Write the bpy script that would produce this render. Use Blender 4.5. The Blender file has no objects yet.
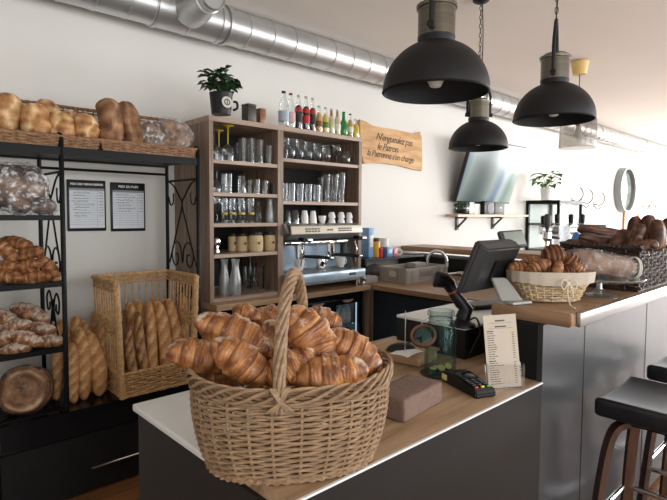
import bpy, bmesh, math, random
from mathutils import Vector, Matrix, noise, Quaternion
R = random.Random(7)
PI = math.pi
D = bpy.data
S = bpy.context.scene
COL = S.collection

# ------------------------------------------------------------------ camera model
CAM_H, CAM_F, CAM_SY = 1.5, 515.3, -9.18
YAW, PITCH, ROLL = [math.radians(a) for a in (43.057, 3.133, .346)]
FW = Vector((math.sin(YAW)*math.cos(PITCH), math.cos(YAW)*math.cos(PITCH), -math.sin(PITCH)))
RT = Vector((math.cos(YAW), -math.sin(YAW), 0))
UP = RT.cross(FW)
RT, UP = RT*math.cos(ROLL)+UP*math.sin(ROLL), -RT*math.sin(ROLL)+UP*math.cos(ROLL)
CO = Vector((0, 0, CAM_H))
def ray(px, py): return FW + RT*((px-333.5)/CAM_F) - UP*((py-250-CAM_SY)/CAM_F)
def at_z(px, py, z): d = ray(px, py); return CO + d*((z-CAM_H)/d.z)
def at_y(px, py, y): d = ray(px, py); return CO + d*(y/d.y)
def at_x(px, py, x): d = ray(px, py); return CO + d*(x/d.x)
def at_d(px, py, d): return CO + ray(px, py)*d

cam = D.cameras.new('camera'); camo = D.objects.new('camera', cam); COL.objects.link(camo)
cam.sensor_fit = 'HORIZONTAL'; cam.sensor_width = 36; cam.lens = CAM_F/667*36
cam.shift_y = CAM_SY/667; cam.clip_start = .05; cam.clip_end = 200
camo.matrix_world = Matrix((( RT.x, UP.x, -FW.x, 0), (RT.y, UP.y, -FW.y, 0), (RT.z, UP.z, -FW.z, CAM_H), (0, 0, 0, 1)))
S.camera = camo

# ------------------------------------------------------------------ materials
MATS = {}
def lin(c): return tuple((x/12.92 if x <= .04045 else ((x+.055)/1.055)**2.4) for x in c)
def rgb(r, g, b): return lin((r/255, g/255, b/255))
class NT:
    def __init__(s, name):
        s.m = D.materials.new(name); s.m.use_nodes = True
        s.t = s.m.node_tree; s.t.nodes.clear()
        s.out = s.n('ShaderNodeOutputMaterial')
    def n(s, typ, **kw):
        nd = s.t.nodes.new(typ)
        for k, v in kw.items():
            if k in nd.inputs: nd.inputs[k].default_value = v
            else: setattr(nd, k, v)
        return nd
    def l(s, a, b): s.t.links.new(a, b)
    def ramp(s, fac, stops):
        r = s.n('ShaderNodeValToRGB'); e = r.color_ramp.elements
        while len(e) < len(stops): e.new(.5)
        for el, (p, c) in zip(e, stops): el.position = p; el.color = (*c, 1)
        s.l(fac, r.inputs['Fac']); return r.outputs['Color']
    def coord(s, which='Object', scale=(1, 1, 1), rot=(0, 0, 0)):
        tc = s.n('ShaderNodeTexCoord'); mp = s.n('ShaderNodeMapping')
        mp.inputs['Scale'].default_value = scale; mp.inputs['Rotation'].default_value = rot
        s.l(tc.outputs[which], mp.inputs['Vector']); return mp.outputs['Vector']
def mat(name, col, rough=.5, metal=0, var=0, scale=(20, 20, 20), bump=0, bscale=None, spec=.5, emit=None, estr=0, coat=0, trans=0, detail=4):
    """Principled material with a procedural colour variation and a bump."""
    N = NT(name); b = N.n('ShaderNodeBsdfPrincipled')
    b.inputs['Roughness'].default_value = rough; b.inputs['Metallic'].default_value = metal
    b.inputs['Specular IOR Level'].default_value = spec
    b.inputs['Coat Weight'].default_value = coat
    b.inputs['Transmission Weight'].default_value = trans
    b.inputs['Base Color'].default_value = (*col, 1)
    v = N.coord(scale=scale)
    nz = N.n('ShaderNodeTexNoise', Scale=1.0, Detail=float(detail), Roughness=.6); N.l(v, nz.inputs['Vector'])
    if var:
        lo = tuple(max(0, c*(1-var)) for c in col); hi = tuple(min(1, c*(1+var)) for c in col)
        N.l(N.ramp(nz.outputs['Fac'], [(.3, lo), (.7, hi)]), b.inputs['Base Color'])
    if bump:
        src = nz
        if bscale:
            src = N.n('ShaderNodeTexNoise', Scale=1.0, Detail=3.0); N.l(N.coord(scale=bscale), src.inputs['Vector'])
        bp = N.n('ShaderNodeBump', Strength=bump, Distance=.01); N.l(src.outputs['Fac'], bp.inputs['Height'])
        N.l(bp.outputs['Normal'], b.inputs['Normal'])
    if emit:
        b.inputs['Emission Color'].default_value = (*emit, 1); b.inputs['Emission Strength'].default_value = estr
    N.l(b.outputs[0], N.out.inputs[0]); MATS[name] = N.m; return N.m
def wood(name, dark, mid, light, axis='x', rough=.45, freq=30):
    N = NT(name); b = N.n('ShaderNodeBsdfPrincipled'); b.inputs['Roughness'].default_value = rough
    sc = {'x': (2.2, freq, freq), 'y': (freq, 2.2, freq), 'z': (freq, freq, 2.2)}[axis]
    v = N.coord(scale=sc)
    nz = N.n('ShaderNodeTexNoise', Scale=1.0, Detail=5.0, Roughness=.65, Distortion=.4); N.l(v, nz.inputs['Vector'])
    N.l(N.ramp(nz.outputs['Fac'], [(.28, dark), (.5, mid), (.74, light)]), b.inputs['Base Color'])
    bp = N.n('ShaderNodeBump', Strength=.08, Distance=.004); N.l(nz.outputs['Fac'], bp.inputs['Height']); N.l(bp.outputs['Normal'], b.inputs['Normal'])
    N.l(b.outputs[0], N.out.inputs[0]); MATS[name] = N.m; return N.m
def crust(name, stops, rough=.5, flour=0, flourcol=(.75, .68, .6), bump=.5, nscale=60, spec=.4):
    """Bread crust: a per-vertex tone (ridges dark, grooves pale) mixed with noise, plus flour dusting on top."""
    N = NT(name); b = N.n('ShaderNodeBsdfPrincipled'); b.inputs['Roughness'].default_value = rough; b.inputs['Specular IOR Level'].default_value = spec
    at = N.n('ShaderNodeAttribute', attribute_name='tone')
    v = N.coord(scale=(nscale,)*3)
    nz = N.n('ShaderNodeTexNoise', Scale=1.0, Detail=5.0, Roughness=.65); N.l(v, nz.inputs['Vector'])
    m1 = N.n('ShaderNodeMath', operation='MULTIPLY_ADD'); N.l(nz.outputs['Fac'], m1.inputs[0]); m1.inputs[1].default_value = .75; m1.inputs[2].default_value = -.375
    ad = N.n('ShaderNodeMath', operation='ADD'); N.l(m1.outputs[0], ad.inputs[0]); N.l(at.outputs['Fac'], ad.inputs[1])
    c = N.ramp(ad.outputs[0], stops)
    if flour:
        n2 = N.n('ShaderNodeTexNoise', Scale=1.0, Detail=6.0, Roughness=.7); N.l(N.coord(scale=(28,)*3), n2.inputs['Vector'])
        gm = N.n('ShaderNodeNewGeometry'); sx = N.n('ShaderNodeSeparateXYZ'); N.l(gm.outputs['Normal'], sx.inputs[0])
        ml = N.n('ShaderNodeMath', operation='MULTIPLY_ADD'); N.l(sx.outputs['Z'], ml.inputs[0]); ml.inputs[1].default_value = .18; N.l(n2.outputs['Fac'], ml.inputs[2])
        rm = N.n('ShaderNodeMapRange'); rm.inputs['From Min'].default_value = .72-flour*.3; rm.inputs['From Max'].default_value = .88-flour*.28
        N.l(ml.outputs[0], rm.inputs['Value'])
        mx = N.n('ShaderNodeMix', data_type='RGBA'); N.l(rm.outputs[0], mx.inputs['Factor']); N.l(c, mx.inputs[6]); mx.inputs[7].default_value = (*flourcol, 1)
        c = mx.outputs[2]
    N.l(c, b.inputs['Base Color'])
    bp = N.n('ShaderNodeBump', Strength=bump, Distance=.004); N.l(ad.outputs[0], bp.inputs['Height']); N.l(bp.outputs['Normal'], b.inputs['Normal'])
    N.l(b.outputs[0], N.out.inputs[0]); MATS[name] = N.m; return N.m
def glass(name, tint=(.95, .97, .97), edge=(.8, .84, .85), base=.06, power=.62, rough=.03, fill=0):
    """Thin-walled glass: clear straight on, reflecting and greyer toward the rim."""
    N = NT(name)
    tr = N.n('ShaderNodeBsdfTransparent'); tr.inputs[0].default_value = (*tint, 1)
    gl = N.n('ShaderNodeBsdfGlossy', Roughness=rough); gl.inputs[0].default_value = (*edge, 1)
    df = N.n('ShaderNodeBsdfDiffuse'); df.inputs[0].default_value = (*edge, 1)
    lw = N.n('ShaderNodeLayerWeight', Blend=.35)
    mr = N.n('ShaderNodeMapRange'); mr.inputs['To Min'].default_value = base; mr.inputs['To Max'].default_value = power
    pw = N.n('ShaderNodeMath', operation='POWER'); N.l(lw.outputs['Facing'], pw.inputs[0]); pw.inputs[1].default_value = 1.8
    N.l(pw.outputs[0], mr.inputs['Value'])
    gd = N.n('ShaderNodeMixShader'); gd.inputs[0].default_value = .10+fill; N.l(gl.outputs[0], gd.inputs[1]); N.l(df.outputs[0], gd.inputs[2])
    mx = N.n('ShaderNodeMixShader'); N.l(mr.outputs[0], mx.inputs[0]); N.l(tr.outputs[0], mx.inputs[1]); N.l(gd.outputs[0], mx.inputs[2])
    N.l(mx.outputs[0], N.out.inputs[0]); MATS[name] = N.m; return N.m
def plastic_film(name, whiteness=.4):
    N = NT(name)
    tr = N.n('ShaderNodeBsdfTransparent'); tr.inputs[0].default_value = (.97, .97, .97, 1)
    b = N.n('ShaderNodeBsdfPrincipled'); b.inputs['Base Color'].default_value = (.8, .8, .8, 1); b.inputs['Roughness'].default_value = .18; b.inputs['Specular IOR Level'].default_value = .8
    nz = N.n('ShaderNodeTexVoronoi', Scale=1.0, feature='DISTANCE_TO_EDGE'); N.l(N.coord(scale=(34, 34, 34)), nz.inputs['Vector'])
    n2 = N.n('ShaderNodeTexNoise', Scale=1.0, Detail=4.0); N.l(N.coord(scale=(30, 30, 30)), n2.inputs['Vector'])
    mr = N.n('ShaderNodeMapRange'); mr.inputs['From Min'].default_value = .48; mr.inputs['From Max'].default_value = .66
    mr.inputs['To Min'].default_value = .12; mr.inputs['To Max'].default_value = whiteness+.3; N.l(n2.outputs['Fac'], mr.inputs['Value'])
    bp = N.n('ShaderNodeBump', Strength=1.0, Distance=.02); N.l(nz.outputs['Distance'], bp.inputs['Height']); N.l(bp.outputs['Normal'], b.inputs['Normal'])
    mx = N.n('ShaderNodeMixShader'); N.l(mr.outputs[0], mx.inputs[0]); N.l(tr.outputs[0], mx.inputs[1]); N.l(b.outputs[0], mx.inputs[2])
    N.l(mx.outputs[0], N.out.inputs[0]); MATS[name] = N.m; return N.m

mat('wall_paint', (.735, .725, .685), .85, var=.02, scale=(1.5, 1.5, 1.5), bump=.05, bscale=(60, 60, 60))
mat('ceiling_paint', (.84, .78, .72), .9, var=.02, scale=(1, 1, 1))
mat('black_metal', (.0025, .003, .004), .45, var=.2, bump=.05, spec=.18)
mat('black_gloss', (.006, .007, .009), .22, var=.2)
mat('black_panel', (.008, .0085, .009), .5, var=.15, spec=.3)
mat('navy_panel', (.008, .012, .02), .45, var=.15)
mat('black_plastic', (.006, .006, .0075), .4, var=.15, bump=.04, bscale=(300, 300, 300), spec=.35)
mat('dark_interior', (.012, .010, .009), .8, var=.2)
mat('end_panel', (.024, .022, .021), .55, var=.08, scale=(4, 4, 4), spec=.3)
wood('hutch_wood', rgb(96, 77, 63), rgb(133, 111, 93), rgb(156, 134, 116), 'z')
wood('hutch_edge_lit', rgb(138, 116, 100), rgb(165, 142, 124), rgb(184, 162, 144), 'x')  # paler copy of the hutch wood, light on the edges put into the colour
wood('counter_oak', rgb(144, 114, 86), rgb(176, 145, 112), rgb(198, 168, 136), 'x', .38)
wood('counter_oak_cross', rgb(124, 94, 70), rgb(154, 121, 92), rgb(176, 143, 113), 'y', .4)
wood('sign_wood', rgb(170, 122, 70), rgb(202, 158, 104), rgb(220, 182, 130), 'x', .6, 14)
wood('walnut', rgb(44, 27, 18), rgb(74, 46, 30), rgb(98, 64, 42), 'z', .35)
wood('tray_wood', rgb(146, 112, 80), rgb(176, 140, 104), rgb(196, 162, 124), 'x', .5)
wood('frame_orange', rgb(172, 98, 50), rgb(196, 122, 70), rgb(210, 142, 90), 'x', .5)
mat('white_laminate', (.80, .81, .80), .35, var=.03, scale=(3, 3, 3))
mat('panel_metal', (.045, .048, .053), .33, metal=.3, var=.06, scale=(1, 1, 30))
mat('panel_front', (.017, .015, .014), .42, metal=.0, var=.06, scale=(3, 3, 12), spec=.25)
mat('trim_metal', (.40, .40, .39), .3, metal=.9, var=.05)
mat('chrome', (.82, .83, .84), .08, metal=1)
mat('steel', (.58, .59, .59), .25, metal=1, var=.08, scale=(3, 3, 60))
mat('antique_metal', (.17, .155, .125), .3, metal=1, var=.15, scale=(3, 3, 60))
mat('galvanised', (.56, .57, .57), .36, metal=.8, var=.14, scale=(3, 12, 12), bump=.12, bscale=(3, 10, 10))
mat('lamp_black', (.008, .008, .009), .5, var=.1, spec=.35)
mat('lamp_inner', (.006, .007, .009), .6, var=.1)
mat('bulb_white', (.85, .84, .80), .3, var=.02)
mat('leather', (.011, .012, .015), .33, var=.2, bump=.12, bscale=(140, 140, 140))
mat('willow', rgb(152, 124, 95), .55, var=.35, scale=(35, 35, 90), bump=.3)
mat('wicker_honey', rgb(190, 152, 106), .55, var=.32, scale=(40, 40, 60), bump=.3)
mat('wicker_dark', rgb(92, 62, 42), .5, var=.45, scale=(50, 50, 50), bump=.4)
mat('wicker_brown', rgb(52, 36, 30), .42, var=.4, scale=(50, 50, 50), bump=.4)
mat('wicker_tan', rgb(138, 102, 72), .55, var=.4, scale=(50, 50, 50), bump=.4)
mat('wicker_pale', rgb(206, 182, 146), .55, var=.22, scale=(50, 50, 50), bump=.3)
mat('linen', rgb(196, 184, 168), .9, var=.08, scale=(200, 200, 200), bump=.25)
mat('string', rgb(226, 214, 190), .9, var=.1, scale=(200, 200, 200))
mat('brick', rgb(122, 99, 88), .95, var=.09, scale=(60, 60, 60), bump=.35)
mat('paper', rgb(204, 193, 177), .8, var=.03)
mat('paper_white', (.80, .79, .76), .8, var=.03)
mat('sheet_paper', rgb(226, 232, 238), .8, var=.02)
mat('ink', rgb(70, 64, 62), .8)
mat('ink_grey', rgb(150, 148, 148), .8)
mat('white_print', (.8, .8, .8), .6)
mat('grey_plastic', rgb(158, 154, 146), .5, var=.05)
mat('grey_label', rgb(120, 116, 110), .6)
mat('grey_metal_light', rgb(150, 152, 150), .35, metal=.5, var=.05)
mat('foot_grey', rgb(168, 168, 164), .4, metal=.2, var=.05)
mat('cream_enamel', rgb(218, 206, 186), .35, var=.03)
mat('machine_grey', rgb(146, 148, 146), .35, metal=.5, var=.05)
mat('machine_blue', rgb(190, 212, 230), .2, metal=.25, var=.2, scale=(6, 6, 6))
mat('ceramic', (.78, .78, .76), .25, var=.03)
mat('frosted', rgb(190, 192, 190), .5, var=.05, spec=.5)
mat('jar_content', rgb(206, 182, 142), .8, var=.12, scale=(90, 90, 90))
mat('dark_lid', (.02, .018, .016), .5)
mat('red_bottle', (.12, .012, .012), .2)
mat('dark_bottle', (.015, .014, .015), .15)
mat('leaf', (.022, .075, .018), .4, var=.45, scale=(30, 30, 30))
mat('leaf_light', (.10, .26, .045), .45, var=.35, scale=(30, 30, 30))
mat('stem_green', (.05, .08, .03), .6, var=.2)
mat('soil', (.02, .013, .009), .95, var=.4, scale=(90, 90, 90))
mat('tin_dark', rgb(72, 68, 58), .45, metal=.4, var=.25, scale=(40, 40, 40))
mat('tin_copper', rgb(140, 104, 78), .45, metal=.3, var=.25, scale=(40, 40, 40))
mat('yellow_glass', rgb(206, 178, 40), .15, var=.05, trans=.2)
mat('blue_box', rgb(120, 160, 205), .5, var=.12, scale=(12, 12, 12))
mat('yellow_tin', rgb(220, 165, 60), .4, var=.1)
mat('brown_lid', rgb(84, 52, 30), .5)
mat('red_pack', rgb(196, 48, 44), .4, var=.1)
mat('blue_pack', rgb(90, 140, 200), .4, var=.1)
mat('pink_pack', rgb(216, 96, 124), .4, var=.1)
mat('bag_grey', rgb(150, 140, 146), .5, var=.2, scale=(14, 14, 14))
mat('red_ring', rgb(150, 58, 42), .4)
mat('rubber_rust', rgb(104, 66, 52), .8, var=.1)
mat('coin', rgb(196, 186, 130), .35, metal=.7, var=.1)
mat('sticker_yellow', rgb(228, 218, 150), .6)
mat('key_grey', rgb(150, 152, 152), .5, var=.05)
mat('key_red', rgb(200, 60, 50), .5); mat('key_green', rgb(90, 170, 70), .5); mat('key_yellow', rgb(220, 190, 60), .5)
mat('screen_grey', rgb(150, 158, 150), .15, var=.12, scale=(9, 9, 9))
mat('charcoal', rgb(70, 70, 72), .5, var=.1)
mat('charcoal_back', rgb(40, 40, 42), .42, var=.06)
mat('blue_glass', rgb(70, 150, 225), .15, var=.1)
mat('orange_glow', rgb(214, 96, 52), .4)
mat('kraft', rgb(190, 160, 118), .7, var=.05)
mat('canopy_wood', rgb(224, 190, 120), .6, var=.06)
mat('liquid_cola', (.030, .008, .006), .12, spec=.6)
mat('liquid_red', (.10, .012, .012), .12, spec=.6)
mat('liquid_amber', rgb(222, 172, 96), .15, spec=.6)
mat('liquid_yellow', rgb(226, 206, 112), .15, spec=.6)
mat('liquid_pale', rgb(222, 212, 170), .15, spec=.6)
mat('liquid_lemon', rgb(228, 200, 60), .15, spec=.6)
mat('liquid_orange', rgb(206, 96, 58), .15, spec=.6)
mat('liquid_olive', rgb(170, 150, 60), .15, spec=.6)
mat('bottle_green', rgb(40, 130, 62), .12, spec=.7, var=.1)
mat('cap_dark', rgb(36, 40, 58), .4); mat('cap_red', rgb(150, 50, 46), .4); mat('cap_silver', (.5, .5, .52), .3, metal=.8)
mat('label_blue', rgb(176, 188, 204), .6, var=.1, scale=(60, 60, 60)); mat('label_pink', rgb(206, 172, 172), .6, var=.15, scale=(60, 60, 60))
mat('label_red', rgb(190, 36, 40), .5, var=.12, scale=(60, 60, 60)); mat('label_black', rgb(40, 34, 34), .5, var=.2)
mat('label_brown', rgb(136, 84, 44), .5, var=.2, scale=(60, 60, 60)); mat('label_green', rgb(96, 128, 44), .5, var=.2, scale=(60, 60, 60))
mat('label_white', rgb(226, 224, 214), .5, var=.05)
mat('fridge_glow', rgb(190, 214, 232), .5, emit=(.62, .80, .95), estr=.8)
mat('water_bottle', rgb(196, 208, 214), .2, var=.1)
mat('mirror_glass', rgb(128, 140, 134), .1, metal=.1, var=.5, scale=(7, 7, 7))  # mottled grey-green paints the mirror's reflection into its colour
mat('mirror_rim', rgb(120, 124, 126), .35, metal=.4)
mat('hook_white', rgb(96, 90, 82), .4, metal=.3)
mat('picture_dark', rgb(120, 124, 128), .4, var=.3, scale=(10, 10, 10))
mat('grey_mount', rgb(70, 70, 70), .5)
mat('window_frame', (.05, .05, .052), .5)
mat('plaster_white', (.8, .8, .78), .8, var=.02)
mat('succulent', (.05, .10, .05), .5, var=.4, scale=(40, 40, 40))
glass('glass', edge=(.6, .63, .64), base=.03, power=.4); glass('glass_bright', edge=(.85, .88, .89), base=.05, power=.55); glass('glass_thick', edge=(.8, .84, .85), base=.22, power=.8); glass('lid_green', tint=(.35, .52, .48), edge=(.22, .36, .34), base=.3, power=.8)
glass('jar_green', tint=(.88, .94, .93), edge=(.20, .31, .29), base=.04, power=.7)
glass('pane', tint=(.94, .97, .97), base=.04, power=.4)
glass('shade_glass', tint=(.70, .68, .65), edge=(.42, .41, .39), base=.35, power=.7, rough=.2, fill=.4)
glass('bottle_clear', tint=(.93, .95, .94), edge=(.75, .80, .80), base=.08, power=.6)
glass('acrylic', tint=(.96, .96, .96), edge=(.9, .9, .9), base=.08, power=.5)
glass('frosted_glass', tint=(.8, .8, .8), edge=(.72, .74, .74), base=.38, power=.75, rough=.3, fill=.35)
plastic_film('film', .62); plastic_film('film_thin', .12)
crust('croissant_crust', [(.0, rgb(224, 180, 128)), (.28, rgb(196, 142, 90)), (.5, rgb(160, 103, 58)), (.74, rgb(116, 68, 37)), (1, rgb(78, 44, 25))], .36, flour=.30, flourcol=rgb(224, 200, 174))
crust('croissant_dark', [(.0, rgb(206, 162, 112)), (.30, rgb(178, 126, 80)), (.6, rgb(134, 86, 52)), (1, rgb(74, 44, 28))], .4)
crust('croissant_floury', [(.0, rgb(205, 170, 130)), (.35, rgb(166, 118, 78)), (.65, rgb(122, 78, 50)), (1, rgb(76, 48, 34))], .6, flour=.62, flourcol=rgb(214, 200, 186))
crust('bread_gold', [(.0, rgb(238, 212, 168)), (.35, rgb(206, 164, 112)), (.65, rgb(168, 118, 72)), (1, rgb(110, 68, 40))], .5, flour=.25, flourcol=rgb(232, 212, 178), nscale=35)
crust('bread_brown', [(.0, rgb(186, 146, 108)), (.4, rgb(150, 110, 78)), (.7, rgb(116, 80, 54)), (1, rgb(76, 50, 34))], .7, nscale=90, bump=.9)
crust('bread_dark', [(.0, rgb(150, 108, 76)), (.35, rgb(102, 66, 46)), (.7, rgb(66, 42, 32)), (1, rgb(36, 24, 20))], .45, nscale=50)
crust('baguette_crust', [(.0, rgb(226, 188, 136)), (.4, rgb(192, 142, 92)), (.7, rgb(160, 108, 64)), (1, rgb(112, 70, 40))], .55, flour=.25, flourcol=rgb(222, 196, 156), nscale=50)
crust('baguette_seeded', [(.0, rgb(214, 178, 128)), (.4, rgb(170, 126, 84)), (.6, rgb(96, 68, 46)), (1, rgb(50, 36, 28))], .6, nscale=160, bump=.8)
crust('round_crust', [(.0, rgb(206, 180, 148)), (.3, rgb(150, 112, 82)), (.6, rgb(92, 62, 44)), (1, rgb(52, 34, 26))], .65, flour=.22, flourcol=rgb(178, 164, 150), nscale=26, bump=.7)
crust('swirl_bun', [(.0, rgb(196, 142, 92)), (.4, rgb(140, 86, 50)), (.7, rgb(96, 54, 32)), (1, rgb(56, 32, 22))], .4)
def M(n): return MATS[n]

def planks():
    N = NT('floor_planks'); b = N.n('ShaderNodeBsdfPrincipled'); b.inputs['Roughness'].default_value = .35
    v = N.coord(scale=(1, 1, 1))
    br = N.n('ShaderNodeTexBrick', Scale=1.0); br.offset = .37
    br.inputs['Brick Width'].default_value = 1.2; br.inputs['Row Height'].default_value = .13; br.inputs['Mortar Size'].default_value = .003
    br.inputs['Color1'].default_value = (*rgb(150, 104, 66), 1); br.inputs['Color2'].default_value = (*rgb(118, 78, 48), 1); br.inputs['Mortar'].default_value = (*rgb(50, 32, 20), 1)
    N.l(v, br.inputs['Vector'])
    nz = N.n('ShaderNodeTexNoise', Scale=1.0, Detail=5.0); N.l(N.coord(scale=(2, 26, 2)), nz.inputs['Vector'])
    mx = N.n('ShaderNodeMix', data_type='RGBA', blend_type='MULTIPLY'); mx.inputs['Factor'].default_value = .6
    N.l(br.outputs['Color'], mx.inputs[6]); N.l(N.ramp(nz.outputs['Fac'], [(.3, (.5, .5, .5)), (.7, (1, 1, 1))]), mx.inputs[7])
    N.l(mx.outputs[2], b.inputs['Base Color']); N.l(b.outputs[0], N.out.inputs[0]); MATS['floor_planks'] = N.m
planks()
def screen_mat():
    """Television screen: painted reflection, soft diagonal bands in pale blue, grey and green."""
    N = NT('tv_reflection'); b = N.n('ShaderNodeBsdfPrincipled'); b.inputs['Roughness'].default_value = .3; b.inputs['Specular IOR Level'].default_value = .25
    v = N.coord(scale=(1, 1, 1), rot=(0, 0, math.radians(-14)))
    wv = N.n('ShaderNodeTexWave', Scale=.16, Distortion=3.2, Detail=2.0); wv.inputs['Detail Scale'].default_value = 1.2; wv.inputs['Phase Offset'].default_value = 1.0
    N.l(v, wv.inputs['Vector'])
    c = N.ramp(wv.outputs['Fac'], [(.0, rgb(70, 88, 88)), (.22, rgb(130, 144, 142)), (.45, rgb(92, 120, 146)), (.62, rgb(166, 178, 176)), (.8, rgb(110, 142, 136)), (1, rgb(176, 186, 178))])
    N.l(c, b.inputs['Base Color']); N.l(c, b.inputs['Emission Color']); b.inputs['Emission Strength'].default_value = .12
    N.l(b.outputs[0], N.out.inputs[0]); MATS['tv_reflection'] = N.m
screen_mat()

# ------------------------------------------------------------------ mesh builder
class MB:
    def __init__(s): s.bm = bmesh.new(); s.tone = []
    def box(s, c, size, bev=0, rot=None, seg=2):
        r = bmesh.ops.create_cube(s.bm, size=1)
        vs = r['verts']
        bmesh.ops.scale(s.bm, vec=size, verts=vs)
        if bev:
            es = list({e for v in vs for e in v.link_edges})
            b = bmesh.ops.bevel(s.bm, geom=es, offset=min(bev, min(size)*.49), segments=seg, affect='EDGES', profile=.5)
            vs = list({v for f in b['faces'] for v in f.verts} | {v for v in vs if v.is_valid})
        if rot is not None: bmesh.ops.transform(s.bm, matrix=rot.to_4x4(), verts=vs)
        bmesh.ops.translate(s.bm, vec=c, verts=vs); return s
    def b2(s, a, b, bev=0):
        return s.box([(a[i]+b[i])/2 for i in range(3)], [abs(b[i]-a[i]) for i in range(3)], bev)
    def tube(s, pts, r, seg=8, closed=False, cap=True, flat=1):
        pts = [Vector(p) for p in pts]; n = len(pts); rings = []
        rr = r if isinstance(r, (list, tuple)) else [r]*n
        prev = None
        for i, p in enumerate(pts):
            a = pts[(i-1) % n] if closed or i > 0 else p; b = pts[(i+1) % n] if closed or i < n-1 else p
            t = (b-a); t = t.normalized() if t.length > 1e-9 else Vector((0, 0, 1))
            if prev is None:
                ref = Vector((0, 0, 1)) if abs(t.z) < .9 else Vector((1, 0, 0))
                nx = (ref - t*ref.dot(t)).normalized()
            else:
                nx = prev - t*prev.dot(t)
                nx = nx.normalized() if nx.length > 1e-6 else t.orthogonal().normalized()
            prev = nx; ny = t.cross(nx)
            rings.append([s.bm.verts.new(p + (nx*math.cos(2*PI*k/seg) + ny*math.sin(2*PI*k/seg)*flat)*rr[i]) for k in range(seg)])
        for i in range(n if closed else n-1):
            A, B = rings[i], rings[(i+1) % n]
            for k in range(seg): s.bm.faces.new((A[k], A[(k+1) % seg], B[(k+1) % seg], B[k]))
        if cap and not closed:
            s.bm.faces.new(rings[0][::-1]); s.bm.faces.new(rings[-1])
        return s
    def lathe(s, prof, seg=24, c=(0, 0, 0), axis='z', cap0=True, cap1=True):
        rings = []
        for r, h in prof:
            ring = []
            for k in range(seg):
                a = 2*PI*k/seg; p = (r*math.cos(a), r*math.sin(a), h)
                if axis == 'x': p = (p[2], p[0], p[1])
                elif axis == 'y': p = (p[1], p[2], p[0])
                ring.append(s.bm.verts.new((p[0]+c[0], p[1]+c[1], p[2]+c[2])))
            rings.append(ring)
        for A, B in zip(rings, rings[1:]):
            for k in range(seg): s.bm.faces.new((A[k], A[(k+1) % seg], B[(k+1) % seg], B[k]))
        if cap0 and prof[0][0] > 1e-6: s.bm.faces.new(rings[0][::-1])
        if cap1 and prof[-1][0] > 1e-6: s.bm.faces.new(rings[-1])
        return s
    def prism(s, poly, d0, d1, axis='y'):
        def P(u, v, d): return {'y': (u, d, v), 'z': (u, v, d), 'x': (d, u, v)}[axis]
        A = [s.bm.verts.new(P(u, v, d0)) for u, v in poly]; B = [s.bm.verts.new(P(u, v, d1)) for u, v in poly]
        n = len(poly)
        for i in range(n): s.bm.faces.new((A[i], A[(i+1) % n], B[(i+1) % n], B[i]))
        s.bm.faces.new(A[::-1]); s.bm.faces.new(B); return s
    def quad(s, *pts): s.bm.faces.new([s.bm.verts.new(p) for p in pts]); return s
    def grid(s, f, nu, nv, closed_u=False):
        V = [[s.bm.verts.new(f(i/(nu if closed_u else nu-1), j/(nv-1))) for i in range(nu)] for j in range(nv)]
        for j in range(nv-1):
            for i in range(nu if closed_u else nu-1):
                s.bm.faces.new((V[j][i], V[j][(i+1) % nu], V[j+1][(i+1) % nu], V[j+1][i]))
        return s
    def mesh(s, name, m, smooth=True, sharp=35):
        bmesh.ops.remove_doubles(s.bm, verts=s.bm.verts, dist=1e-6)
        bmesh.ops.recalc_face_normals(s.bm, faces=s.bm.faces)
        me = D.meshes.new(name); s.bm.to_mesh(me); s.bm.free()
        me.materials.append(m if not isinstance(m, str) else M(m))
        if smooth:
            me.polygons.foreach_set('use_smooth', [True]*len(me.polygons))
            me.set_sharp_from_angle(angle=math.radians(sharp))
        return me
    def build(s, name, m, parent=None, smooth=True, sharp=35, loc=None):
        o = D.objects.new(name, s.mesh(name, m, smooth, sharp)); COL.objects.link(o)
        if parent: o.parent = parent
        if loc is not None: o.location = loc
        return o
def tag(o, label=None, cat=None, group=None, kind=None):
    if label: o['label'] = label
    if cat: o['category'] = cat
    if group: o['group'] = group
    if kind: o['kind'] = kind
    return o
def thing(name, label, cat, loc=(0, 0, 0), rz=0, group=None, mw=None):
    o = D.objects.new(name, None); COL.objects.link(o); o.empty_display_size = .05
    if mw is not None: o.matrix_world = mw
    else: o.location = loc; o.rotation_euler = (0, 0, rz)
    return tag(o, label, cat, group)
def dup(root, loc=None, rz=None, label=None, group=None, scale=None):
    c = root.copy(); COL.objects.link(c)
    if loc is not None: c.location = loc
    if rz is not None: c.rotation_euler = (0, 0, rz)
    if scale is not None: c.scale = scale
    if label: c['label'] = label
    if group: c['group'] = group
    for ch in list(root.children):
        k = ch.copy(); COL.objects.link(k); k.parent = c
        for g in list(ch.children):
            q = g.copy(); COL.objects.link(q); q.parent = k
    return c
def struct(b, name, m, **kw): return tag(b.build(name, m, **kw), kind='structure')
def text_mesh(name, s, size, m, parent=None, loc=(0, 0, 0), rot=(PI/2, 0, 0), align='CENTER', shear=0, bold=0, spacing=1.0):
    cu = D.curves.new(name, 'FONT'); cu.body = s; cu.size = size; cu.align_x = align; cu.align_y = 'CENTER'
    cu.shear = shear; cu.extrude = .0004; cu.offset = bold; cu.resolution_u = 3; cu.space_character = spacing
    t = D.objects.new(name, cu); COL.objects.link(t)
    me = D.meshes.new_from_object(t.evaluated_get(bpy.context.evaluated_depsgraph_get()))
    D.objects.remove(t); D.curves.remove(cu)
    me.name = name; me.materials.clear(); me.materials.append(M(m))
    o = D.objects.new(name, me); COL.objects.link(o); o.location = loc; o.rotation_euler = rot
    if parent: o.parent = parent
    return o
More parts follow.
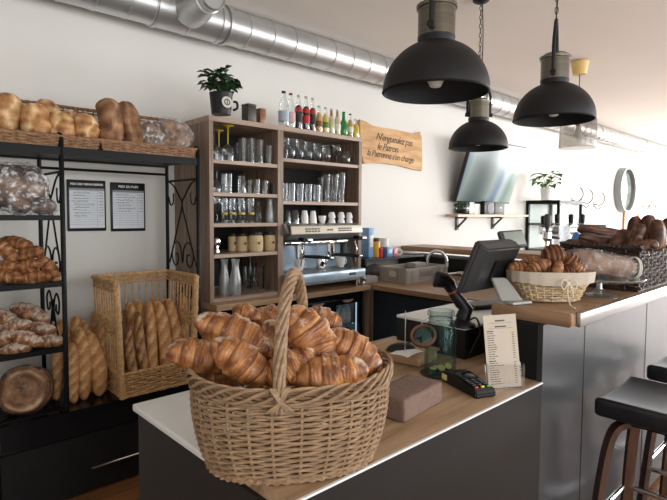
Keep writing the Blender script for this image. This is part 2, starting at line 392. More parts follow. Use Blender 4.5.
def axes(a, up, pos):
    """Matrix whose local X runs along a and whose Z is as near to up as possible."""
    a = Vector(a).normalized(); z = Vector(up); z = (z - a*z.dot(a)).normalized(); y = z.cross(a)
    return Matrix(((a.x, y.x, z.x, pos[0]), (a.y, y.y, z.y, pos[1]), (a.z, y.z, z.z, pos[2]), (0, 0, 0, 1)))
def ordinal(i): return ['first', 'second', 'third', 'fourth', 'fifth', 'sixth', 'seventh', 'eighth', 'ninth', 'tenth', 'eleventh', 'twelfth', 'thirteenth'][i]
# ------------------------------------------------------------------ breads and wicker
def bread_mesh(name, m, centre, radius, tone, n=40, seg=20, zs=1.0, jitter=.02, seed=0, jf=9.0):
    """Blob swept along centre(t); radius(t, th) and tone(t, th) shape and colour the crust."""
    bm = bmesh.new(); lay = bm.verts.layers.float.new('tone'); rings = []
    off = Vector((seed*3.1, seed*1.7, seed*.9))
    for i in range(n+1):
        t = i/n; p = Vector(centre(t)); d = Vector(centre(min(1, t+.01))) - Vector(centre(max(0, t-.01)))
        d = d.normalized(); up = Vector((0, 0, 1)); sx = up.cross(d).normalized(); uz = d.cross(sx)
        ring = []
        for k in range(seg):
            th = 2*PI*k/seg
            r = radius(t, th); q = p + (sx*math.cos(th) + uz*math.sin(th)*zs)*r
            q = q + (q-p)*noise.noise(q*(jf*6)+off)*jitter*8 if jitter else q
            v = bm.verts.new(q); v[lay] = max(0, min(1, tone(t, th))); ring.append(v)
        rings.append(ring)
    for A, B in zip(rings, rings[1:]):
        for k in range(seg): bm.faces.new((A[k], A[(k+1) % seg], B[(k+1) % seg], B[k]))
    bm.faces.new(rings[0][::-1]); bm.faces.new(rings[-1])
    bmesh.ops.recalc_face_normals(bm, faces=bm.faces)
    me = D.meshes.new(name); bm.to_mesh(me); bm.free(); me.materials.append(M(m))
    me.polygons.foreach_set('use_smooth', [True]*len(me.polygons))
    return me
def croissant_mesh(m, L=.18, Rm=.045, curve=1.2, seed=0, k=3.5, zs=.95):
    rad = L/(2*math.sin(min(curve, 3)/2)) if curve > .05 else 99
    def cen(t):
        a = (t-.5)*curve
        return (rad*math.sin(a), -rad*(1-math.cos(a)) + rad*(1-math.cos(curve/2))*.4, 0) if curve > .05 else ((t-.5)*L, 0, 0)
    def fr(t, th):
        u = abs(2*t-1); w = abs(2*t-1+.10*math.sin(seed*2.3)); s = w*k + .30*math.sin(th+seed)*(.3+u) + .30*noise.noise(Vector((t*4+seed, th, 2)))*u + .25; return u, s - math.floor(s)
    def s_of(t, th): return abs(2*t-1+.10*math.sin(seed*2.3))*k + .30*math.sin(th+seed)*(.3+abs(2*t-1)) + .5*noise.noise(Vector((t*5+seed, th*.8, 7)))
    def radius(t, th):
        u, f = fr(t, th)
        env = (max(0.0, 1-u**1.9))**.62*.90 + .10*(1 if u < .97 else max(0, (1-u)/.03))
        return max(.0015, Rm*env*(.86 + .19*(f**.5*(1-max(0, f-.86)/.14*.9)) + .05*noise.noise(Vector((t*7, th*1.5, seed))) + .012*math.sin(s_of(t, th)*2*PI*4)))
    def tone(t, th):
        u, f = fr(t, th)
        b = f**.7*(1-max(0, f-.90)/.10)
        return .30 + .42*b*(.5+.5*max(0, math.sin(th))) + .14*u + .40*noise.noise(Vector((t*7+seed, th*1.3, 1))) + .06*math.sin(s_of(t, th)*2*PI*4)
    return bread_mesh('croissant', m, cen, radius, tone, n=110, seg=28, zs=zs, jitter=.016, seed=seed, jf=4)
def baguette_mesh(m, L=.55, Rm=.032, seed=0, cuts=6, bend=.02):
    def cen(t): return ((t-.5)*L, bend*math.sin(t*PI*1.3+seed), bend*.4*math.sin(t*4+seed*2))
    def fr(t, th):
        s = t*cuts + .62*math.cos(th); return s - math.floor(s)
    def radius(t, th):
        u = abs(2*t-1); env = max(0, 1-u**6)**.5*(1-.20*u*u)
        f = fr(t, th); top = max(0, math.sin(th))
        return max(.002, Rm*env*(1 + .10*top*(f**.6*(1-max(0, f-.8)/.2)-.5)))
    def tone(t, th):
        f = fr(t, th); top = max(0, math.sin(th))
        return .40 + .62*top*(f*(1-max(0, f-.85)/.15) - .45) + .16*abs(2*t-1)**3 + .22*noise.noise(Vector((t*14+seed*5, th, 3)))
    return bread_mesh('baguette', m, cen, radius, tone, n=56, seg=16, zs=.88, jitter=.008, seed=seed, jf=4)
def loaf_mesh(m, L=.26, Rm=.06, seed=0, waist=0, lump=.03, crease=.12, zs=.9, power=2.4, name='loaf'):
    def cen(t): return ((t-.5)*L, .006*math.sin(t*5+seed), 0)
    ca = PI/2 + .7*math.sin(seed*2.7)
    def crs(t, th):
        d = (th - ca - .9*(t-.5) - .8*noise.noise(Vector((t*3, seed*1.3, 0))) + PI) % (2*PI) - PI
        return math.exp(-(d/.20)**2)
    def radius(t, th):
        u = 2*t-1
        env = max(0, 1-abs(u)**power)**.5
        env *= 1 - waist*math.exp(-(u/.22)**2)
        cr = crs(t, th)
        return max(.002, Rm*env*(1 - crease*cr + .10*noise.noise(Vector((t*3.2+seed, math.cos(th)*1.5, math.sin(th)*1.5)))))
    def tone(t, th):
        cr = crs(t, th)
        return .55 - .50*cr + .50*noise.noise(Vector((t*6+seed*3, th*1.2, seed))) + .1*math.sin(th)
    return bread_mesh(name, m, cen, radius, tone, n=36, seg=24, zs=zs, jitter=lump, seed=seed, jf=2.2)
def swirl_mesh(m, Rm=.055, seed=0):
    def cen(t): return (0, 0, (t-.5)*Rm*1.5+Rm*.6) if 0 else ((t-.5)*Rm*1.9, 0, 0)
    def radius(t, th):
        u = 2*t-1; s = th/(2*PI)*2 + t*5; f = s-math.floor(s)
        return max(.002, Rm*max(0, 1-abs(u)**2.6)**.5*(.82+.22*math.sin(PI*f)**.5))
    def tone(t, th):
        s = th/(2*PI)*2 + t*5; f = s-math.floor(s); return .15 + .7*math.sin(PI*f)**.7
    return bread_mesh('swirl_bun', m, cen, radius, tone, n=40, seg=24, zs=.9, jitter=.02, seed=seed, jf=5)
def place(me, mw, name, label=None, cat=None, group=None, parent=None):
    o = D.objects.new(name, me); COL.objects.link(o)
    if parent: o.parent = parent
    o.matrix_world = mw if not parent else Matrix()
    if parent: o.matrix_local = mw
    return tag(o, label, cat, group)
def img_axes(px, py, d, ang, away=0.0, up=(0, 0, 1), roll=0):
    """Pose for a thing met at depth d, its long axis turned by ang as seen across the view, tipped away by 'away'."""
    a = math.radians(ang); ax = RT*math.cos(a) + UP*math.sin(a) + FW*away
    mw = axes(ax, Vector(up), at_d(px, py, d))
    return mw @ Matrix.Rotation(math.radians(roll), 4, 'X')
def film_over(me, name, parent, mw=Matrix(), m='film', infl=1.06, amp=.010, f=26, seed=0):
    """Crinkled plastic bag around a bread mesh."""
    bm = bmesh.new(); bm.from_mesh(me); bm.normal_update()
    c = sum((v.co for v in bm.verts), Vector())/len(bm.verts)
    mv = {}
    for v in bm.verts:
        q = c + (v.co-c)*infl; a = noise.noise(q*f + Vector((seed, 0, 0))); b = noise.noise(q*f*2.7 + Vector((0, seed, 5)))
        mv[v] = q + v.normal*(.004 + amp*abs(a)*1.6 + amp*.6*b)
    for v, q in mv.items(): v.co = q
    m2 = D.meshes.new(name); bm.to_mesh(m2); bm.free(); m2.materials.clear(); m2.materials.append(M(m))
    m2.polygons.foreach_set('use_smooth', [True]*len(m2.polygons)); m2.set_sharp_from_angle(angle=math.radians(22))
    o = D.objects.new(name, m2); COL.objects.link(o); o.parent = parent; o.matrix_local = mw
    return o
def weave(b, f, nst, rows, rw, rs, amp, closed=True, s0=0, s1=1, v0=0.0, v1=1.0, per=4, seg=5, stakes=True, group=1, flat=1.0):
    """Woven wicker: stakes run along v, weavers along s going in front of and behind them. f(s, v) -> (point, outward normal)."""
    n = nst*per
    for r in range(rows):
        v = v0 + (v1-v0)*(r+.5)/rows; ph = PI*(r//group); pts = []
        for i in range(n if closed else n+1):
            s = s0 + (s1-s0)*i/n; p, nr = f(s, v)
            w = math.cos(PI*nst*(i/n) + ph)
            pts.append(Vector(p) + Vector(nr)*amp*w + Vector((0, 0, (noise.noise(Vector((i*.37, r*3.1, 1)))*rw*.5))))
        b.tube(pts, rw*(1+.18*noise.noise(Vector((r*1.7, 2, 3)))), seg, closed=closed, flat=flat)
    if stakes:
        for k in range(nst + (0 if closed else 1)):
            s = s0 + (s1-s0)*(k)/nst; pts = []
            for j in range(9):
                p, nr = f(s, v0 + (v1-v0)*j/8); pts.append(Vector(p))
            b.tube(pts, rs, 6)
    return b
def rope(b, path, r, strands=3, R0=None, turns=6, closed=False, seg=6):
    """Twisted strands around a path given as a list of points."""
    pts = [Vector(p) for p in path]; n = len(pts); R0 = R0 or r
    fr = []; prev = None
    for i in range(n):
        a = pts[(i-1) % n] if closed or i > 0 else pts[i]; c = pts[(i+1) % n] if closed or i < n-1 else pts[i]
        t = (c-a).normalized()
        if prev is None: prev = t.orthogonal().normalized()
        nx = (prev - t*prev.dot(t)).normalized(); prev = nx; fr.append((nx, t.cross(nx)))
    for k in range(strands):
        q = []
        for i in range(n):
            a = 2*PI*(k/strands + turns*i/(n if closed else n-1)); nx, ny = fr[i]
            q.append(pts[i] + (nx*math.cos(a)+ny*math.sin(a))*R0)
        b.tube(q, r, seg, closed=closed)
    return b

# ------------------------------------------------------------------ the setting
XL, XR, YF, YB, ZC = -1.6, 15.0, -3.4, 3.5, 2.97
struct(MB().b2((XL-.2, YF-.2, -.1), (XR+.2, YB+.2, 0)), 'floor', 'floor_planks')
struct(MB().b2((XL-.2, YF-.2, ZC), (XR+.2, YB+.2, ZC+.1)), 'ceiling', 'ceiling_paint')
struct(MB().b2((XL-.2, YB, 0), (XR+.2, YB+.2, ZC)), 'wall_back', 'wall_paint')
struct(MB().b2((XL-.2, YF, 0), (XL, YB, ZC)), 'wall_left', 'wall_paint')
def pierced(b, along, a0, a1, z0, z1, holes, p0, p1):
    """Wall with rectangular window holes [(a, b)] between z .45 and 2.7."""
    def bx(u0, u1, w0, w1):
        if along == 'x': b.b2((u0, p0, w0), (u1, p1, w1))
        else: b.b2((p0, u0, w0), (p1, u1, w1))
    bx(a0, a1, z0, .45); bx(a0, a1, 2.72, z1)
    e = a0
    for h0, h1 in holes: bx(e, h0, .45, 2.72); e = h1
    bx(e, a1, .45, 2.72); return b
front_holes = [(-1.2, 2.2), (2.6, 6.0), (6.4, 9.8), (10.2, 14.6)]
struct(pierced(MB(), 'x', XL-.2, XR+.2, 0, ZC, front_holes, YF-.2, YF), 'wall_front', 'wall_paint')
end_holes = [(-3.0, -.2), (.1, 3.2)]
struct(pierced(MB(), 'y', YF, YB, 0, ZC, end_holes, XR, XR+.2), 'wall_right', 'wall_paint')
wn = 0
for along, holes, p in (('x', front_holes, YF-.1), ('y', end_holes, XR+.1)):
    for h0, h1 in holes:
        wn += 1; b = MB()
        def bar(u0, u1, w0, w1):
            if along == 'x': b.b2((u0, p-.03, w0), (u1, p+.03, w1))
            else: b.b2((p-.03, u0, w0), (p+.03, u1, w1))
        bar(h0, h1, .45, .51); bar(h0, h1, 2.66, 2.72); bar(h0, h0+.05, .51, 2.66); bar(h1-.05, h1, .51, 2.66)
        mid = (h0+h1)/2; bar(mid-.025, mid+.025, .51, 2.66)
        struct(b, 'window_%d' % wn, 'window_frame', smooth=False)

# ------------------------------------------------------------------ front counter and bar
def counter():
    t = thing('service_counter', 'low dark front counter carrying the big croissant basket, half oak half white top', 'counter', (0, 0, 0))
    MB().b2((.64, .812, .02), (1.779, .832, .8675)).build('front_panel', 'panel_front', t, smooth=False)
    e = MB(); e.b2((.635, .812, 0), (.655, 1.57, .868)); e.build('end_panel', 'end_panel', t, smooth=False)
    MB().b2((.66, .835, .02), (2.25, 1.55, .86)).build('carcass', 'black_panel', t, smooth=False)
    MB().b2((.648, .809, .868), (1.779, .8149, .895)).build('front_edge', 'panel_front', t, smooth=False)
    w = MB(); w.prism([(.648, .815), (1.779, .815), (1.779, 1.025), (2.44, 1.025), (2.44, 1.585), (.98, 1.585), (.98, 1.02), (.648, 1.02)], .868, .9, 'z')
    w.build('oak_worktop', 'counter_oak', t, smooth=False)
    s = MB().box((.80, 1.30, .889), (.36, .56, .022), .005)
    s.build('white_worktop', 'white_laminate', t)
    MB().b2((.648, .808, .8955), (1.781, .8148, .901)).build('white_edge_strip', 'white_laminate', t, smooth=False)
counter()
def bar():
    t = thing('bar_counter', 'tall bar counter with brushed metal front and oak top carrying bread baskets', 'bar', (0, 0, 0))
    MB().b2((1.78, .812, .02), (4.60, .832, 1.105)).build('front_panel', 'panel_metal', t, smooth=False)
    MB().b2((1.782, .834, .902), (1.80, 1.02, 1.105)).build('side_panel', 'black_panel', t, smooth=False)
    MB().b2((2.26, .835, .02), (4.6, 1.02, 1.10)).build('carcass', 'black_panel', t, smooth=False)
    MB().b2((4.26, 1.03, .02), (4.60, 3.49, 1.06)).build('return_carcass', 'black_panel', t, smooth=False)
    w = MB(); w.prism([(1.80, .725), (4.66, .725), (4.66, 3.49), (4.24, 3.49), (4.24, 1.30), (2.6, 1.30), (2.45, 1.03), (1.80, 1.03)], 1.106, 1.155, 'z')
    bmesh.ops.bevel(w.bm, geom=[e for e in w.bm.edges], offset=.004, segments=2, affect='EDGES')
    w.build('oak_worktop', 'counter_oak_cross', t)
    MB().box((3.25, .716, 1.130), (2.82, .018, .052), .006).build('metal_edge', 'trim_metal', t)
    for x in (2.155, 2.95, 3.75):
        MB().b2((x-.0015, .8105, .03), (x+.0015, .8125, 1.1)).build('panel_joint', 'black_panel', t, smooth=False)
bar()

# ------------------------------------------------------------------ back counter with fridge, hutch, sink run
def back_counter():
    t = thing('back_counter', 'oak-topped back counter along the wall under the glass hutch and espresso machine', 'counter')
    MB().b2((1.69, 2.90, .862), (3.14, 3.49, .9)).build('worktop', 'counter_oak', t, smooth=False)
    MB().b2((1.69, 2.905, 0), (1.715, 3.49, .861)).build('side_panel', 'hutch_wood', t, smooth=False)
    MB().b2((3.125, 2.905, 0), (3.15, 3.49, .861)).build('side_panel', 'hutch_wood', t, smooth=False)
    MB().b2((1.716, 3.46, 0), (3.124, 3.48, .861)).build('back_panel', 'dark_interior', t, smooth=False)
back_counter()
def fridge():
    t = thing('bottle_fridge', 'black undercounter bottle fridge with lit glass doors beneath the espresso machine', 'fridge')
    b = MB(); b.b2((1.73, 3.40, .03), (3.11, 3.44, .845)); b.b2((1.73, 2.97, .03), (1.76, 3.40, .845)); b.b2((3.08, 2.97, .03), (3.11, 3.40, .845))
    b.b2((1.73, 2.97, .79), (3.11, 3.40, .845)); b.b2((1.73, 2.97, .03), (3.11, 3.40, .10)); b.b2((2.40, 2.97, .10), (2.44, 3.4, .79))
    b.build('body', 'black_gloss', t, smooth=False)
    for x0, x1 in ((1.77, 2.40), (2.44, 2.75), (2.76, 3.07)):
        d = MB(); w = .028
        d.b2((x0, 2.945, .11), (x0+w, 2.967, .80)); d.b2((x1-w, 2.945, .11), (x1, 2.967, .80)); d.b2((x0+w, 2.945, .765), (x1-w, 2.967, .80)); d.b2((x0+w, 2.945, .11), (x1-w, 2.967, .14))
        f = d.build('door', 'black_gloss', t, smooth=False)
        MB().b2((x0+w, 2.953, .14), (x1-w, 2.957, .765)).build('glass_pane', 'pane', f, smooth=False)
        h = MB(); cx = (x0+x1)/2
        h.prism([(cx+.06*math.cos(PI+PI*i/10), .798+.022*math.sin(PI+PI*i/10)) for i in range(11)], 2.940, 2.9449, 'y'); h.build('handle', 'hutch_edge_lit', f, smooth=False)  # brown of the handle cut-out is a painted wood reflection
    for x0, x1 in ((1.765, 2.395), (2.445, 3.075)):
        MB().b2((x0, 3.385, .11), (x1, 3.395, .78)).build('lit_liner', 'fridge_glow', t, smooth=False)
        for z in (.36, .575):
            MB().b2((x0, 3.0, z), (x1, 3.37, z+.008)).build('shelf', 'steel', t, smooth=False)
    MB().b2((3.045, 2.975, .16), (3.055, 2.985, .76)).build('light_strip', 'fridge_glow', t, smooth=False)
fridge()
def fridge_bottle():
    t = thing('water_bottle', 'x', 'bottle', (0, 0, 0), 0, 'bottles inside the lit fridge')
    MB().lathe([(.024, 0), (.027, .006), (.027, .10), (.018, .125), (.011, .14), (.011, .152)], 16).build('glass', 'water_bottle', t)
    MB().lathe([(.0275, .025), (.0275, .085)], 16, cap0=False, cap1=False).build('label', 'label_white', t)
    MB().lathe([(.014, .15), (.014, .168)], 12).build('cap', 'cap_dark', t)
    return t
fb = fridge_bottle(); first = True
for zi, z in enumerate((.583, .368)):
    for i in range(4):
        x = 2.80 + i*.075
        lab = '%s white-labelled bottle from the left on the %s shelf of the lit fridge' % (ordinal(i), ['upper', 'lower'][zi])
        if first: fb.location = (x, 3.06, z+.001); fb['label'] = lab; first = False
        else: dup(fb, (x, 3.06, z+.001), label=lab)

HX0, HX1, HY, HZ = 1.70, 3.12, 3.0, 2.122
def hutch():
    t = thing('glassware_hutch', 'tall wood-veneer shelf hutch full of glasses, bottles and a plant on top', 'shelf unit')
    for x0, x1 in ((HX0, HX0+.03), (2.252, 2.30), (HX1-.032, HX1)):
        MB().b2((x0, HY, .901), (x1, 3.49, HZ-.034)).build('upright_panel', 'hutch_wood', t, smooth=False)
    MB().b2((HX0, HY, HZ-.033), (HX1, 3.49, HZ)).build('top_board', 'hutch_edge_lit', t, smooth=False)
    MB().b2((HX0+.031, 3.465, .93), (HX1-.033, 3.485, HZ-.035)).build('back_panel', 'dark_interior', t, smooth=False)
    for z in (1.819, 1.605, 1.40, 1.194):
        MB().b2((HX0+.031, HY+.004, z), (2.251, 3.46, z+.024)).build('shelf', 'hutch_edge_lit', t, smooth=False)
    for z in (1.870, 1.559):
        MB().b2((2.301, HY+.004, z), (HX1-.033, 3.46, z+.024)).build('shelf', 'hutch_edge_lit', t, smooth=False)
    MB().b2((HX0+.031, HY+.004, .901), (2.251, 3.46, .925)).build('shelf', 'hutch_edge_lit', t, smooth=False)
hutch()
def sink_run():
    t = thing('sink_counter', 'oak-topped sink counter with dark navy fronts running away from the corner', 'counter')
    MB().b2((3.151, 1.70, .862), (4.235, 3.49, .9)).build('worktop', 'counter_oak_cross', t, smooth=False)
    MB().b2((3.165, 1.72, .02), (4.22, 3.48, .861)).build('carcass', 'black_panel', t, smooth=False)
    MB().b2((3.152, 2.885, 0), (3.17, 2.925, .861)).build('corner_post', 'hutch_wood', t, smooth=False)
    for y0, y1 in ((1.72, 2.29), (2.30, 2.875)):
        MB().b2((3.148, y0, .06), (3.163, y1, .845)).build('door', 'navy_panel', t, smooth=False)
sink_run()

# ------------------------------------------------------------------ black drawer cabinet and bread rack
def drawer_cabinet():
    t = thing('drawer_cabinet', 'low black drawer cabinet under the bread rack with a long steel handle', 'cabinet')
    MB().b2((.485, 2.85, .03), (1.66, 3.49, .44)).build('carcass', 'black_panel', t, smooth=False)
    MB().b2((.48, 2.832, .33), (1.665, 3.49, .465)).build('glossy_top_band', 'black_gloss', t, smooth=False)
    MB().b2((.482, 2.836, .012), (1.662, 2.849, .318)).build('drawer', 'black_panel', t, smooth=False)
    h = MB(); h.tube([(.885, 2.81, .142), (1.30, 2.81, .142)], .006, 10); h.tube([(.93, 2.836, .142), (.93, 2.81, .142)], .005, 8); h.tube([(1.25, 2.836, .142), (1.25, 2.81, .142)], .005, 8)
    hd = h.build('handle', 'chrome', t); hd['label'] = 'long brushed steel bar handle'
drawer_cabinet()
tag(MB().box((.40, 3.15, .226), (.14, .66, .45), .004).build('white_side_unit', 'white_laminate'), 'white unit at the left edge beside the black drawer cabinet', 'cabinet')

RX = (.785, 1.545); RYF, RYR = 2.862, 3.285
def spiral(c, r0, a0, turns, n=18, sgn=1, plane='x', xx=0):
    out = []
    for i in range(n+1):
        f = i/n; r = r0*(1-.75*f); a = a0 + sgn*2*PI*turns*f
        out.append((xx, c[0]+r*math.cos(a), c[1]+r*math.sin(a)))
    return out
def bezier(ps, n=10):
    P = [Vector(p) for p in ps]; out = []
    for i in range(len(P)-1):
        p0 = P[max(0, i-1)]; p1 = P[i]; p2 = P[i+1]; p3 = P[min(len(P)-1, i+2)]
        for k in range(n):
            t = k/n
            out.append(.5*((2*p1) + (-p0+p2)*t + (2*p0-5*p1+4*p2-p3)*t*t + (-p0+3*p1-3*p2+p3)*t**3))
    out.append(P[-1]); return out
def rack():
    t = thing('bread_rack', 'tall black wrought metal bread rack with scrollwork sides on the left wall', 'rack')
    xs = (.02,) + RX
    for x in xs:
        b = MB(); b.tube([(x, RYF, .467), (x, RYF, 1.87), (x, RYF+.012, 1.885), (x, RYF+.03, 1.89)], .0125, 10); b.build('front_post', 'black_metal', t)
        b = MB(); b.tube([(x, RYR, .467), (x, RYR, 1.81)], .0115, 10); b.build('rear_post', 'black_metal', t)
    b = MB(); b.b2((.03, RYF-.010, 1.782), (1.535, RYF+.010, 1.822)); b.b2((.03, RYF+.02, 1.80), (1.535, RYR-.01, 1.806)); b.b2((.03, RYR-.01, 1.79), (1.535, RYR+.01, 1.815))
    b.build('top_shelf', 'black_metal', t, smooth=False)
    b = MB(); b.tube([(.03, RYR, 1.745), (1.535, RYR, 1.745)], .008, 8); b.build('rear_rail', 'black_metal', t)
    for z in (1.475, 1.137, .80):
        b = MB(); b.b2((.03, RYF-.009, z-.022), (RX[0]-.012, RYF+.009, z+.003)); b.b2((.03, RYR-.008, z-.018), (RX[0]-.01, RYR+.008, z+.002)); b.b2((.03, RYF+.009, z-.008), (RX[0]-.012, RYR-.009, z-.002))
        b.b2((RX[0]-.008, RYF+.014, z-.018), (RX[0]+.008, RYR-.012, z+.002))
        b.build('shelf', 'black_metal', t, smooth=False)
    b = MB()
    for i in range(9): b.tube([(.04, RYF+.03+i*.045, .478), (RX[0]-.01, RYF+.03+i*.045, .478)], .0035, 6)
    for x in (.25, .5, .76): b.tube([(x, RYF, .473), (x, RYR, .473)], .0045, 6)
    b.tube([(.04, RYF, .478), (RX[0]-.01, RYF, .478)], .006, 6)
    b.build('wire_base_shelf', 'black_metal', t)
    for x in RX:
        b = MB(); ym = (RYF+RYR)/2; hw = (RYR-RYF)/2-.012
        b.tube([(x, RYF, 1.70), (x, RYR, 1.70)], .007, 8)
        for s in (-1, 1):
            Y = lambda u: ym + s*u*hw
            b.tube(bezier([(x, Y(.95), 1.70), (x, Y(.55), 1.665), (x, Y(.2), 1.60), (x, ym, 1.545), (x, Y(.28), 1.42), (x, Y(.62), 1.28), (x, Y(.93), 1.16)]), .005, 6)
            b.tube(bezier([(x, Y(.95), 1.60), (x, Y(.80), 1.545), (x, Y(.62), 1.56), (x, Y(.6), 1.62)]), .0045, 6)
            b.tube(bezier([(x, ym, 1.17), (x, Y(.12), 1.27), (x, Y(.40), 1.305), (x, Y(.66), 1.27), (x, Y(.72), 1.20), (x, Y(.5), 1.15), (x, Y(.30), 1.18), (x, Y(.33), 1.225), (x, Y(.48), 1.225)]), .005, 6)
            b.tube(bezier([(x, ym, .90), (x, Y(.10), 1.0), (x, Y(.34), 1.06), (x, Y(.58), 1.02), (x, Y(.5), .955), (x, Y(.3), .965), (x, Y(.3), 1.0)]), .005, 6)
            b.tube(bezier([(x, ym, 1.02), (x, Y(.25), .88), (x, Y(.6), .82), (x, Y(.95), .88)]), .005, 6)
        b.build('scroll_side', 'black_metal', t)
rack()

# ------------------------------------------------------------------ wicker trays with loaves on top of the rack
def tray(name, label, x0, x1, m):
    t = thing(name, label, 'basket', ((x0+x1)/2, 3.07, 1.824))
    w, d = (x1-x0)/2-.008, .20
    per = [(-w, -d), (w, -d), (w, d), (-w, d)]
    cum = [0, 2*w, 2*w+2*d, 4*w+2*d, 4*w+4*d]; L = cum[-1]
    def f(s, v):
        q = (s % 1)*L
        for i in range(4):
            if q <= cum[i+1]+1e-9:
                a, c = Vector(per[i]), Vector(per[(i+1) % 4]); k = (q-cum[i])/(cum[i+1]-cum[i]); p = a.lerp(c, k); break
        nr = [(0, -1), (1, 0), (0, 1), (-1, 0)][i]
        h = .044 + (.27-.044)*max(0, (p.y+d)/(2*d))**1.6
        z = .008 + h*v; fl = 1 + .04*v
        return (p.x*fl, p.y*fl, z), (*nr, 0)
    b = MB(); weave(b, f, 34, 6, .0058, .0045, .0060, per=4)
    n = 60; b.box((0, 0, .008), (2*w, 2*d, .012))
    b.build('woven_tray', m, t)
    r = MB(); pts = [Vector(f(i/n, 1.0)[0]) for i in range(n)]; rope(r, pts, .0065, 3, .006, 18, True); r.build('rim', m, t)
    return t
tray('bread_tray', 'dark wicker tray with pale golden loaves, left one on top of the rack', .36, .972, 'wicker_tan')
tray('bread_tray', 'dark wicker tray with brown loaves against the hutch, right one on the rack top', .985, 1.535, 'wicker_tan')
def stand_loaf(px, ytop, ybot, y, wpx, m, name, label, seed, waist=0, lean=.1, lump=.03, crease=.14, film=None, group=None, zs=.85, power=2.6, cat='bread', pxt=None):
    top, bot = at_y(px if pxt is None else pxt, ytop, y), at_y(px, ybot, y)
    d = (bot-CO).dot(FW); rad = wpx/2/CAM_F*d; L = (top-bot).length+.02
    bot.z -= .02
    up = Vector((0, -1, .2)); ax = Vector((0, lean, 1)) if pxt is None else (top-bot); c = (top+bot)/2
    me = loaf_mesh(m, L, rad*1.06, seed, waist, lump, crease, zs, power)
    mw = axes(ax, up, c)
    if film:
        t = thing(name, label, cat, mw=mw, group=group)
        place(me, Matrix(), 'loaf', parent=t); film_over(me, 'plastic_wrap', t, m=film, seed=seed); return t
    return place(me, mw, name, label, cat, group)
stand_loaf(5, 92, 132, 3.02, 30, 'bread_gold', 'loaf', 'golden loaf cut off by the left photo edge in the left rack-top tray', 1, .1)
stand_loaf(34, 103, 136, 2.97, 29, 'bread_gold', 'loaf', 'broad golden loaf standing alone at the front of the left rack-top tray', 2, .05)
stand_loaf(47, 99, 128, 3.12, 24, 'bread_gold', 'loaf', 'golden loaf set behind two others at the back of the left rack-top tray', 3, 0)
stand_loaf(61, 111, 138, 2.96, 25, 'bread_gold', 'loaf', 'golden loaf with torn pale crust, third along the front of the left rack-top tray', 4, .08, crease=.2)
stand_loaf(71, 110, 136, 3.04, 18, 'bread_gold', 'loaf', 'golden loaf tucked behind the torn-crust loaf in the left rack-top tray', 9, .05)
stand_loaf(87, 114, 139, 2.96, 23, 'bread_gold', 'loaf', 'small knotted golden loaf at the right end of the left rack-top tray', 5, .15, crease=.2)
stand_loaf(115, 98, 143, 3.0, 25, 'bread_brown', 'loaf', 'tall waisted brown loaf, left one of the pair in the right rack-top tray', 7, .16, pxt=104.5, power=3.2)
stand_loaf(137, 101, 144, 3.0, 21, 'bread_brown', 'loaf', 'tall waisted brown loaf, right one of the pair in the right rack-top tray', 9, .16, pxt=123.5, power=3.2)
stand_loaf(152, 122, 147, 2.99, 21, 'bread_brown', 'wrapped_loaf', 'clear-wrapped loaf with white glints beside the brown loaves in the right tray', 10, 0, film='film')
stand_loaf(174, 120, 149, 2.97, 29, 'bread_brown', 'wrapped_loaf', 'plastic-wrapped round brown loaf at the hutch end of the right tray', 11, 0, film='film_thin')
# shelf with the bagged loaf
def bagged():
    mw = axes((.8, -.3, .1), (0, -1, .4), at_y(13, 187, 3.02)); d = (at_y(13, 190, 3.02)-CO).dot(FW)
    t = thing('wrapped_loaf', 'big round loaf in a crinkled clear bag on the upper rack shelf', 'bread', mw=mw)
    me = loaf_mesh('round_crust', .29, .122, 21, 0, .03, .06, .8, 2.2); place(me, Matrix(), 'loaf', parent=t)
    film_over(me, 'plastic_bag', t, m='film', amp=.016, f=20, seed=4)
    mw = axes((.9, -.2, 0), (0, 0, 1), at_y(43, 206.5, 3.0))
    t = thing('wrapped_loaf', 'small dark wrapped cake beside the big bagged loaf on the upper rack shelf', 'bread', mw=mw)
    me = loaf_mesh('bread_dark', .13, .046, 22, 0, .03, .08); place(me, Matrix(), 'loaf', parent=t); film_over(me, 'plastic_wrap', t, m='film_thin', seed=2)
bagged()
# croissants on the second shelf
CD = [croissant_mesh('croissant_dark', .17, .037, c, s, 2.5) for c, s in ((.5, 1), (1.1, 2), (.8, 3), (.3, 4))]
rows = [  # px, py, y, angle, label
 (6, 276, 2.95, -8, 'glossy dark croissant at the bottom left of the middle-shelf pile, by the photo edge'),
 (34, 279, 2.93, 14, 'glossy dark croissant lying flat at the bottom front of the middle-shelf pile'),
 (49, 269, 2.96, -58, 'glossy dark croissant leaning on the right end of the middle-shelf pile'),
 (4, 267, 3.00, 6, 'glossy dark croissant in the second layer of the middle-shelf pile at far left'),
 (27, 267, 2.96, 18, 'glossy dark croissant in the centre of the middle-shelf pile'),
 (5, 252, 3.04, -50, 'large glossy dark croissant high at the left of the middle-shelf pile'),
 (28, 254, 3.03, 16, 'glossy dark croissant just under the top one of the middle-shelf pile'),
 (17, 243, 3.08, -12, 'glossy dark croissant crowning the middle-shelf pile'),
 (16, 270, 3.12, 30, 'glossy dark croissant half hidden at the back of the middle-shelf pile')]
for i, (px, py, y, ang, lab) in enumerate(rows):
    q = at_y(px, py, y); d = (q-CO).dot(FW)
    place(CD[i % 4], img_axes(px, py, d, ang, .1, (0, -.5, 1), (i*37) % 50-25), 'croissant', lab, 'croissant', 'dark croissants on the middle rack shelf')
